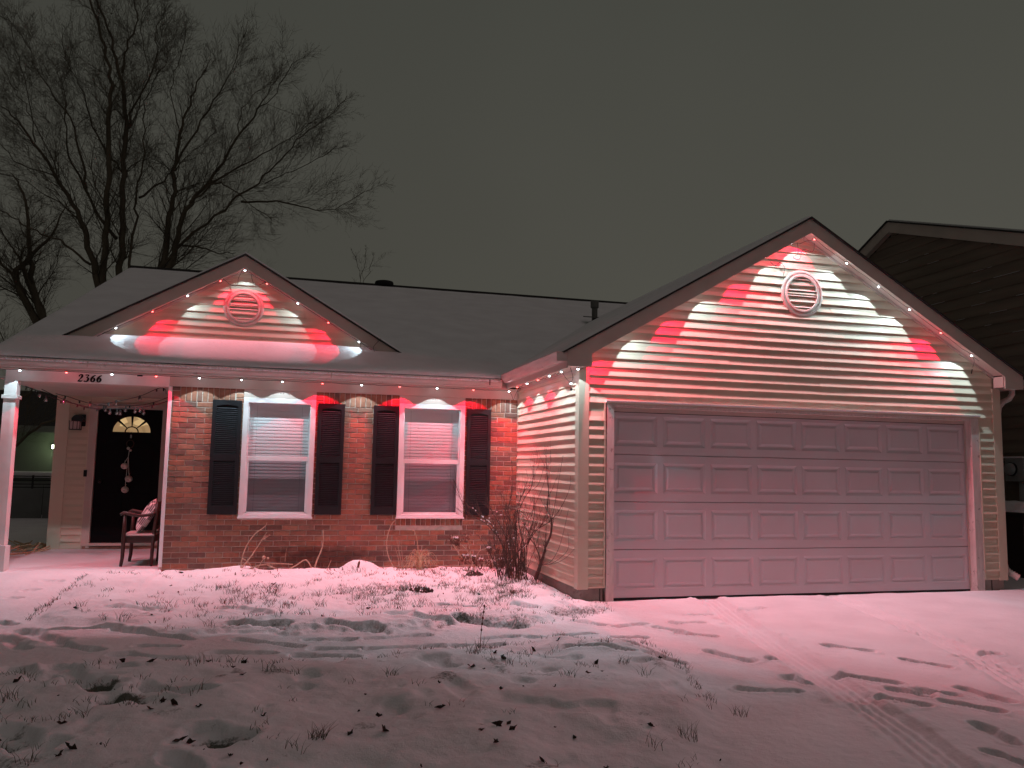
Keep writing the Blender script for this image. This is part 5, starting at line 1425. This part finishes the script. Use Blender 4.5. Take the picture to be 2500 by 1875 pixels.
# ================================================================== NEIGHBOURS
nb = empty('brown_house', (7.5, 4.3, 0)); tag(nb, 'dark brown two storey neighbouring house right of the garage', 'house')
XN = 7.5
wall_poly = [(-2.6, 0), (9.6, 0), (9.6, 3.60), (4.31, 6.02), (-2.6, 3.58)]
MB().prism(wall_poly, 0, XN, XN+.12).build('side_wall', M['brown_siding'], nb)
MB().box(XN, XN+9, -2.6, -2.5, 0, 3.5).build('front_wall', M['brown_siding'], nb)
mb = MB(); z = .1
while z < 6.0:
    yb, yf = (6.02-z)/.457+4.31, 4.31-(6.02-z)/.354
    yb = min(yb, 9.6); yf = max(yf, -2.6)
    mb.prism([(XN-.022, z), (XN-.004, z+.19), (XN+.002, z+.19), (XN+.002, z)], 1, yf, yb); z += .19
o = mb.build('lap_siding', M['brown_siding'], nb); o['kind'] = 'stuff'
for nm, A, B in (('rake', (4.31, 6.246), (9.8, 3.737)), ('rake', (4.31, 6.246), (-2.9, 3.694))):
    mb = MB(); mb.prism([A, B, (B[0], B[1]-.22), (A[0], A[1]-.20)], 0, XN-.14, XN-.115); mb.build('rake_board', M['trim'], nb)
    mb = MB(); mb.prism([(A[0], A[1]+.03), (B[0], B[1]+.03), (B[0], B[1]+.001), (A[0], A[1]+.001)], 0, XN-.17, XN+9); mb.build('roof', M['shingle'], nb)
    mb = MB(); mb.prism([(A[0], A[1]+.06), (B[0], B[1]+.06), (B[0], B[1]+.031), (A[0], A[1]+.031)], 0, XN-.10, XN+9); mb.build('snow_on_roof', M['snow'], nb)
    mb = MB(); mb.prism([(A[0], A[1]-.19), (B[0], B[1]-.21), (B[0], B[1]-.22), (A[0], A[1]-.20)], 0, XN-.112, XN-.03); mb.build('soffit', M['trim'], nb)
rs2 = random.Random(3)
mb = MB()
for k in range(46):   # streaks of snow caught on the lapped boards
    y = rs2.uniform(.9, 4.9); zz = .1+.19*rs2.randrange(19, 31); L = rs2.uniform(.15, .55)
    if zz > 6.0-.457*max(0, y+L-4.31)-.354*max(0, 4.31-y)-.25: continue
    mb.box(XN-.027, XN-.021, y, y+L*rs2.uniform(.3,1), zz-.001, zz+.003)
mb.build('caught_snow', M['snow'], nb)
# electricity meter
me_ = empty('electric_meter', (7.4, 1.77, 1.3)); tag(me_, 'grey electric meter box with round glass dial on the brown wall', 'meter')
MB().box(7.36, 7.475, 1.55, 1.89, 1.36, 1.72).build('box', M['grey_box'], me_, bevel=.01)
MB().lathe([(.10, .0), (.10, -.02), (.085, -.07), (.06, -.085), (.001, -.09)], (7.36, 1.76, 1.55), 20, 0).build('dial', M['grey_box'], me_, smooth=True)
MB().lathe([(.105, .0), (.105, -.03), (.094, -.03), (.094, 0)], (7.359, 1.76, 1.55), 20, 0).build('ring', M['metal_dark'], me_)
MB().tube([(7.42, 1.64, 1.37), (7.42, 1.64, .1)], .045, 10).build('conduit', M['grey_box'], me_, smooth=True)
MB().box(7.34, 7.475, 1.54, 1.90, 1.721, 1.745).build('snow_cap', M['snow'], me_)
MB().tube([(7.40, 1.9, 1.66), (7.40, 2.1, 1.67)], .012, 6).build('cable', M['metal_dark'], me_)
# wheeled bin
bn = empty('rubbish_bin', (6.9, 1.2, 0)); tag(bn, 'dark wheeled bin topped with a slab of snow beside the garage', 'bin')
mb = MB()
a = [(6.66, .95, -.03), (7.18, .95, -.03), (7.18, 1.5, -.03), (6.66, 1.5, -.03)]; b = [(6.61, .9, .88), (7.22, .9, .88), (7.22, 1.6, .88), (6.61, 1.6, .88)]
mb.add(a+b, [(0,3,2,1),(4,5,6,7),(0,1,5,4),(1,2,6,5),(2,3,7,6),(3,0,4,7)]); mb.build('body', M['bin'], bn, bevel=.02)
MB().box(6.58, 7.25, .87, 1.63, .881, .92).build('lid', M['bin'], bn, bevel=.01)
MB().lathe([(.11, -.03), (.11, .03)], (6.66, 1.52, .08), 14, 0).build('wheel', M['bin'], bn)
mb = MB(); vs, fs = [], []; n = 14
for j in range(n+1):
    for i in range(n+1):
        u, v = i/n*2-1, j/n*2-1
        e = max(0, 1-max(abs(u), abs(v))**6)
        vs.append((6.915+u*.33, 1.25+v*.38, .921+.15*e**.5+.02*noise.noise(Vector((u*2, v*2, 1)))*e))
for j in range(n):
    for i in range(n):
        k = j*(n+1)+i; fs.append((k, k+1, k+n+2, k+n+1))
mb.add(vs, fs); mb.build('snow_cap', M['snow'], bn, smooth=True)

# left background: fence, pale house, lit wall lamp
fe = empty('metal_fence', (-9.6, 12, 0)); tag(fe, 'black metal rail fence seen through the open porch', 'fence')
for z in (1.075, .985, .90, .83): MB().box(-15, -7.6, 11.99, 12.01, z-.012, z+.012).build('rail', M['metal_dark'], fe)
for x in np.arange(-14.6, -7.6, .62): MB().box(x-.02, x+.02, 11.985, 12.015, .80 if int((x+14.6)/.62+.5) % 2 else -.05, 1.10).build('fence_post', M['metal_dark'], fe)
pf = empty('pale_fence', (-10, 12.8, 0)); tag(pf, 'pale solid fence panels behind the black metal fence', 'fence')
for i, x in enumerate(np.arange(-15, -7.4, 1.2)): MB().box(x+.01, x+1.19, 12.8, 12.84, -.05, .92).build('panel', M['fence_pale'], pf)
sh_ = empty('snowy_shed_roof', (-10, 14, 0)); tag(sh_, 'low grey shed with thick snow on its flat roof behind the fence', 'shed')
MB().box(-12, -7.6, 14.2, 16, -.05, 1.0).build('shed_wall', M['neighbour_wall'], sh_)
MB().box(-11.2, -7.55, 14.1, 16, 1.0, 1.14).build('snow_cap', M['snow'], sh_, bevel=.04)
ph = empty('pale_house', (-11, 18, 0)); tag(ph, 'pale house lit by a wall lamp seen through the porch opening', 'house')
MB().box(-15, -8, 17.0, 23, -.05, 2.35).build('wall', M['neighbour_wall'], ph)
MB().prism([(16.5, 2.35), (23.5, 2.35), (20, 3.6)], 0, -15.3, -7.7).build('roof', M['shingle'], ph)
MB().box(-15.3, -7.7, 16.48, 16.52, 2.2, 2.38).build('fascia', M['neighbour_wall'], ph)
wlp = empty('wall_lamp', (-9.85, 16.95, 1.8)); tag(wlp, 'bright greenish white lamp on the pale house wall', 'wall lamp')
MB().box(-9.95, -9.75, 16.86, 16.99, 1.76, 1.90).build('lamp_body', M['metal_dark'], wlp)
MB().box(-9.91, -9.80, 16.83, 16.855, 1.77, 1.87).build('lamp_glass', M['lamp_lit'], wlp)
Lp = bpy.data.lights.new('lamp_light', 'POINT'); Lp.energy = 3; Lp.color = (.80, 1.0, .55); Lp.shadow_soft_size = .08
lo = bpy.data.objects.new('lamp_light', Lp); COL.objects.link(lo); lo.parent = wlp; lo.location = (0, -.35, .0)
# twiggy debris on the yard beside the porch
mb = MB()
for k in range(40):
    x, y = rnd.uniform(-7.6, -6.9), rnd.uniform(4.6, 6.0); a = rnd.uniform(0, 3.1)
    mb.tube([(x, y, gz(x, y)+.03), (x+.35*math.cos(a), y+.35*math.sin(a), gz(x, y)+.05+rnd.uniform(0, .06))], .012, 4)
tag(mb.build('brush_pile', M['straw'], org=(-7.2, 5.3, 0)), 'small pile of broken sticks beside the porch floor', 'brush pile')

# ================================================================== PORCH THINGS
ch = empty('armchair', (-5.28, 3.1, .105)); tag(ch, 'dark wooden armchair on the porch backed against the brick wall', 'armchair')
fz = .108
for (x, y, tx) in ((-5.49, 2.84, 1), (-5.49, 3.42, 1), (-5.13, 2.86, 0), (-5.13, 3.40, 0)):
    mb = MB()
    if tx:
        mb.tube([(x, y, fz), (x+.002, y, fz+.03), (x+.012, y, fz+.10), (x+.014, y, fz+.40), (x+.012, y, fz+.66)], [.018, .020, .022, .026, .018], 8)
    else:
        mb.tube([(x-.01, y, fz), (x, y, fz+.4), (x+.02, y, fz+.62), (x+.022, y, fz+.80)], [.02, .024, .024, .016], 8)
    mb.build('leg', M['chair'], ch, smooth=True)
MB().box(-5.49, -5.12, 2.85, 3.41, fz+.29, fz+.375).build('seat_rail', M['chair'], ch, bevel=.008)
MB().box(-5.495, -5.115, 2.835, 3.425, fz+.378, fz+.405).build('seat', M['cloth_seat'], ch, bevel=.012)
for y in (2.84, 3.42):
    mb = MB(); mb.tube(smooth_path([(-5.53, y, fz+.645), (-5.49, y-.005, fz+.668), (-5.42, y-.012, fz+.655), (-5.30, y-.010, fz+.635), (-5.19, y, fz+.645), (-5.12, y+.005, fz+.665)], 3), [.019]*3+[.024]*6+[.020]*6+[.017], 8)
    mb.build('armrest', M['chair'], ch, smooth=True)
mb = MB(); mb.box(-5.135, -5.108, 2.88, 3.38, fz+.68, fz+.80); mb.box(-5.135, -5.108, 2.88, 3.38, fz+.45, fz+.50)
for k in range(4): mb.box(-5.13, -5.115, 2.96+.11*k, 2.99+.11*k, fz+.50, fz+.68)
mb.build('backrest', M['chair'], ch, bevel=.004)
# plaid cushion
def plaid():
    m = bpy.data.materials.new('plaid'); m.use_nodes = True; n, l = m.node_tree.nodes, m.node_tree.links
    b = n['Principled BSDF']; b.inputs['Roughness'].default_value = .9
    tc_ = n.new('ShaderNodeTexCoord'); mp = n.new('ShaderNodeMapping'); mp.inputs['Scale'].default_value = (10, 10, 10)
    l.new(tc_.outputs['Object'], mp.inputs[0])
    cols = []
    ck = n.new('ShaderNodeTexChecker'); ck.inputs['Scale'].default_value = 1.0
    ck.inputs['Color1'].default_value = (.70, .64, .62, 1); ck.inputs['Color2'].default_value = (.035, .02, .02, 1)
    l.new(mp.outputs[0], ck.inputs['Vector'])
    wv = n.new('ShaderNodeTexWave'); wv.inputs['Scale'].default_value = 1.6; wv.inputs['Distortion'].default_value = 0
    l.new(mp.outputs[0], wv.inputs['Vector'])
    mx = n.new('ShaderNodeMix'); mx.data_type = 'RGBA'; mx.inputs['Factor'].default_value = .35
    l.new(ck.outputs[0], mx.inputs['A']); l.new(wv.outputs[0], mx.inputs['B'])
    l.new(mx.outputs['Result'], b.inputs['Base Color'])
    return m
cu_ = MB(); vs, fs = [], []; n = 16; 
for sd in (1, -1):
    for j in range(n+1):
        for i in range(n+1):
            u, v = i/n*2-1, j/n*2-1
            pinch = 1-.10*(1-abs(u)**2)*(abs(v)**4)-.0
            t_ = ((1-u**4)*(1-v**4))**.55
            x, y = u*.21*(1-.09*(1-v*v)*0-.06*(1-abs(v))*abs(u)), v*.21*(1-.06*(1-abs(u))*abs(v))
            vs.append((sd*(.065*t_ + .004*noise.noise(Vector((u*3, v*3, sd)))), y, x))
for sd in (0, 1):
    for j in range(n):
        for i in range(n):
            k = sd*(n+1)**2+j*(n+1)+i; f = (k, k+1, k+n+2, k+n+1); fs.append(f if sd else f[::-1])
cu_.add(vs, fs); pil = cu_.build('cushion', plaid(), smooth=True)
pil.location = (-5.26, 3.12, fz+.405+.215); pil.rotation_euler = (R(12), R(30), R(14))
tag(pil, 'black and white plaid cushion leaning on the porch armchair', 'cushion')
# bells on the front door
bl = empty('door_bell_hanger', (-5.89, 5.17, 1.83)); tag(bl, 'string of three cream jingle bells with a ring hanging on the black front door', 'door hanger')
for (x, z, r) in ((-5.935, 1.358, .052), (-5.862, 1.165, .055), (-5.905, 1.0, .054)):
    mb = MB(); mb.ball((x, YD-.055, z), r, 14, sz=.92); mb.tube([(x, YD-.055, z+r*.8), (x+.008, YD-.055, z+r+.03)], .006, 6)
    o = mb.build('bell', M['bell'], bl, smooth=True)
    MB().box(x-.022, x+.010, YD-.055-r-.001, YD-.055-r+.006, z-.020, z-.012).build('slot', M['dark'], o)
MB().tube([(-5.879+.05*math.cos(a), YD-.02, 1.70+.06*math.sin(a)) for a in np.linspace(0, 6.283, 20)], .009, 6).build('ring', M['leaf'], bl, smooth=True)
mb = MB()
for (x, z) in ((-5.935, 1.41), (-5.862, 1.22), (-5.905, 1.05)): mb.tube([(-5.885, YD-.02, 1.60), (-5.89, YD-.05, 1.5), (x, YD-.055, z)], .004, 5)
mb.ball((-5.90, YD-.03, 1.63), .024, 8); mb.ball((-5.865, YD-.03, 1.60), .018, 8)
mb.build('cord', M['bell'], bl)
MB().box(-5.888, -5.868, YD-.02, YD+.0095, 1.79, 1.84).build('hook', M['grey_box'], bl)
# unlit lantern
ln = empty('porch_lantern', (-6.62, 5.1, 1.92)); tag(ln, 'unlit black half dome wall lantern left of the front door', 'lantern')
cx, cy = -6.635, YD-.11
MB().box(cx+.0, cx+.11, YD-.03, YD-.015, 1.95, 2.13).build('back_plate', M['metal_dark'], ln, bevel=.01)
mb = MB()
pl = [(cx-.055, 2.02), (cx+.075, 2.02)] + [(cx+.02+.085*math.cos(a), 2.02+.10*math.sin(a)) for a in np.linspace(0.0, 2.75, 12)]
mb.prism(pl, 1, cy-.06, YD-.03); mb.build('hood', M['metal_dark'], ln, bevel=.008)
mb = MB()
for dx in (-.075, -.028, .028, .065): mb.box(cx+dx-.004, cx+dx+.004, cy-.062, cy-.054, 1.90, 2.03)
for dx in (-.075, .065): mb.box(cx+dx-.004, cx+dx+.004, cy+.05, cy+.058, 1.90, 2.03)
mb.box(cx-.079, cx+.069, cy-.062, cy+.058, 1.890, 1.902); mb.build('cage', M['metal_dark'], ln)
mb = MB(); mb.box(cx-.070, cx+.060, cy-.052, cy+.048, 1.903, 2.015); mb.build('glass', M['cloth_seat'], ln)
# globe string across the porch
gs = empty('globe_light_string', (-5.9, 2.75, 2.1)); tag(gs, 'unlit clear globe bulb string sagging across the porch opening', 'light string')
mb = MB()
offs = {'a': 0, 'b': .10, 'c': -.05, 'd': .05}
for kk, P in WIRES.items():
    mb.tube(smooth_path([(p[0], 2.76+offs[kk], p[1]) for p in P], 4), .0045 if kk != 'a' else .006, 5)
    Q = smooth_path([(p[0], 2.76+offs[kk], p[1]) for p in P], 4)
    for k in range(3, len(Q)-2, 5): mb.tube([Q[k], Q[k]-Vector((0, 0, .035))], .010, 6)
mb.build('wire', M['wire'], gs)
for i, (x, z) in enumerate(GLOBES['x']):
    mb = MB(); mb.ball((x, 2.76, z), .024, 12); o = mb.build('globe_bulb', M['globe'], gs, smooth=True)
    MB().tube([(x, 2.76, z+.020), (x, 2.76, z+.050)], .011, 8).build('socket', M['wire'], o)
    MB().tube([(x, 2.76, z-.010), (x+.003, 2.76, z+.012)], .003, 5).build('filament', M['bell'], o)

# ================================================================== EAVE LIGHT STRINGS
def wire_between(mb, pts, sag=.010, seed=0, r=.0028):
    rr = random.Random(seed); Q = []
    for a, b in zip(pts[:-1], pts[1:]):
        a, b = Vector(a), Vector(b)
        for k in range(6):
            t = k/6; p = a.lerp(b, t); p.z -= 4*sag*t*(1-t)*rr.uniform(.2, 1.4); p.x += rr.uniform(-.003, .003); p.y += rr.uniform(-.004, .004)
            Q.append(p)
    Q.append(Vector(pts[-1])); mb.tube(Q, r, 4)
# front eave
s1 = empty('eave_light_string', (-3.6, 2.38, 2.5)); tag(s1, 'red and white bulb string under the front gutter above the brick wall', 'light string')
cols = 'wrwrwwwrwrwrw'
P = [(-6.66 + .5055*i, 2.372, 2.492) for i in range(13)]
mb = MB(); wire_between(mb, [(-7.1, 2.372, 2.497)] + [(p[0], p[1], p[2]+.008) for p in P], .008, 1)
mb.tube([(-5.36, 2.37, 2.485), (-5.30, 2.37, 2.487)], .010, 6)
mb.tube(smooth_path([(-.60, 2.372, 2.50), (-.56, 2.36, 2.44), (-.53, 2.36, 2.37), (-.50, 2.37, 2.45), (-.52, 2.1, 2.52)], 3), .0028, 4)
mb.build('wire', M['wire'], s1)
for p, c in zip(P, cols): led(s1, p, c)
led(s1, (-7.17, 2.372, 2.492), 'w')
# garage side eave
s2 = empty('eave_light_string', (-.58, 1.0, 2.52)); tag(s2, 'red and white bulb string under the gutter along the garage side wall', 'light string')
P2 = [(-.575, 2.02, 2.520, 'r'), (-.575, 1.54, 2.520, 'w'), (-.575, 1.06, 2.520, 'r'), (-.575, .60, 2.520, 'w'), (-.575, .15, 2.520, 'w'), (-.56, -.14, 2.36, 'w'), (-.475, -.125, 2.525, 'w')]
mb = MB(); wire_between(mb, [(-.58, 2.1, 2.53)]+[(p[0], p[1], p[2]+.010) for p in P2[:5]], .03, 2)
mb.tube(smooth_path([(-.575, .15, 2.53), (-.565, .0, 2.42), (-.56, -.14, 2.372), (-.56, -.20, 2.42), (-.565, -.13, 2.53)], 4), .003, 4)
mb.tube(smooth_path([(-.56, -.14, 2.36), (-.56, -.15, 2.30), (-.5, -.1, 2.29)], 3), .003, 4); mb.tube([(-.56, -.15, 2.30), (-.56, -.15, 2.275)], .011, 6)
mb.build('wire', M['wire'], s2)
for (x, y, z, c) in P2: led(s2, (x, y, z), c, power=(.6 if z < 2.4 else None))
# garage rake
s3 = empty('gable_light_string', (XC, -.17, 3.4)); tag(s3, 'red and white bulb string around the big garage gable', 'light string')
nl, nr = Vector((math.sin(R(30)), 0, -math.cos(R(30)))), Vector((-math.sin(R(30)), 0, -math.cos(R(30))))
zl = lambda x: soff_z(x) - .018
LXS = [(-.33, 'r'), (.11, 'w'), (.56, 'r'), (1.00, 'w'), (1.43, 'r'), (1.86, 'w'), (2.22, 'w')]
RXS = [(2.53, 'r'), (2.977, 'w'), (3.428, 'w'), (3.872, 'w'), (4.330, 'r'), (4.788, 'w')]
mb = MB()
wire_between(mb, [(x, -.145, zl(x)+.036) for x, c in LXS], .001, 3)
wire_between(mb, [(2.22, -.166, zl(2.22))] + [(x, -.166, zl(x)+.006) for x, c in RXS] + [(4.9, -.166, zl(4.9))], .012, 4)
mb.tube(smooth_path([(2.30, -.15, 4.19), (2.33, -.12, 4.07), (2.27, -.10, 4.02), (2.36, -.10, 4.0), (2.40, -.12, 4.12), (2.52, -.14, 4.10), (2.53, -.16, 4.2)], 4), .003, 4)
mb.tube(smooth_path([(1.95, -.12, 3.93), (2.05, -.06, 3.90), (2.14, -.03, 3.96), (2.2, -.03, 3.90), (2.18, -.03, 3.80)], 4), .003, 4)
mb.tube(smooth_path([(4.80, -.166, 2.93), (4.84, -.15, 2.88), (4.83, -.13, 2.80)], 3), .003, 4)
mb.tube(smooth_path([(-.33, -.166, 2.68), (-.36, -.12, 2.60), (-.43, -.08, 2.52), (-.50, -.10, 2.56)], 3), .003, 4)
mb.tube([(4.92, -.03, 2.79), (4.905, -.03, 2.735)], .007, 6)
mb.build('wire', M['wire'], s3)
for x, c in LXS: led(s3, (x, -.145, zl(x)+.030), c, nl, power=(LED_W if c == 'w' else LED_R)*1.2)
for x, c in RXS: led(s3, (x, -.166, zl(x)), c, nr, power=(LED_W if c == 'w' else LED_R)*1.2)
# small gable
s4 = empty('gable_light_string', (GC, 3.03, 3.6)); tag(s4, 'red and white bulb string around the small front gable', 'light string')
zg = lambda x: GZ-.175-SL*abs(x-GC)-.012
LG = [(-5.774, 'w'), (-5.343, 'r'), (-4.92, 'w'), (-4.513, 'r')]
RG = [(-3.90, 'r'), (-3.476, 'w'), (-3.052, 'r'), (-2.621, 'w')]
mb = MB()
wire_between(mb, [(-5.95, 3.035, zg(-5.95))]+[(x, 3.035, zg(x)+.006) for x, c in LG], .008, 5)
wire_between(mb, [(GC, 3.035, zg(GC))]+[(x, 3.035, zg(x)+.006) for x, c in RG]+[(-2.4, 3.035, zg(-2.4))], .008, 6)
mb.tube(smooth_path([(-4.48, 3.04, 3.93), (-4.38, 3.08, 3.86), (-4.30, 3.1, 3.86), (-4.28, 3.1, 3.98), (-4.22, 3.05, 4.08)], 4), .003, 4)
mb.tube(smooth_path([(-4.12, 3.04, 4.03), (-4.09, 3.08, 3.92), (-4.03, 3.1, 3.88), (-3.92, 3.04, 3.93)], 4), .003, 4)
mb.tube(smooth_path([(-5.9, 3.03, 3.10), (-6.0, 3.0, 3.02)], 3), .003, 4); mb.tube([(-2.60, 3.04, 3.17), (-2.59, 3.05, 3.05)], .003, 4)
mb.tube(smooth_path([(-2.32, 2.99, 3.22), (-2.42, 2.985, 3.10), (-2.40, 2.985, 3.02)], 3), .003, 4)
mb.build('wire', M['wire'], s4)
gp = {'w': LED_W*.20, 'r': LED_R*.19}
for x, c in LG: led(s4, (x, 3.035, zg(x)), c, nl, power=gp[c], soft=.04)
for x, c in RG: led(s4, (x, 3.035, zg(x)), c, nr, power=gp[c], soft=.04)
led(s4, (GC, 3.035, zg(GC)-.01), 'w', power=gp['w'], soft=.05)
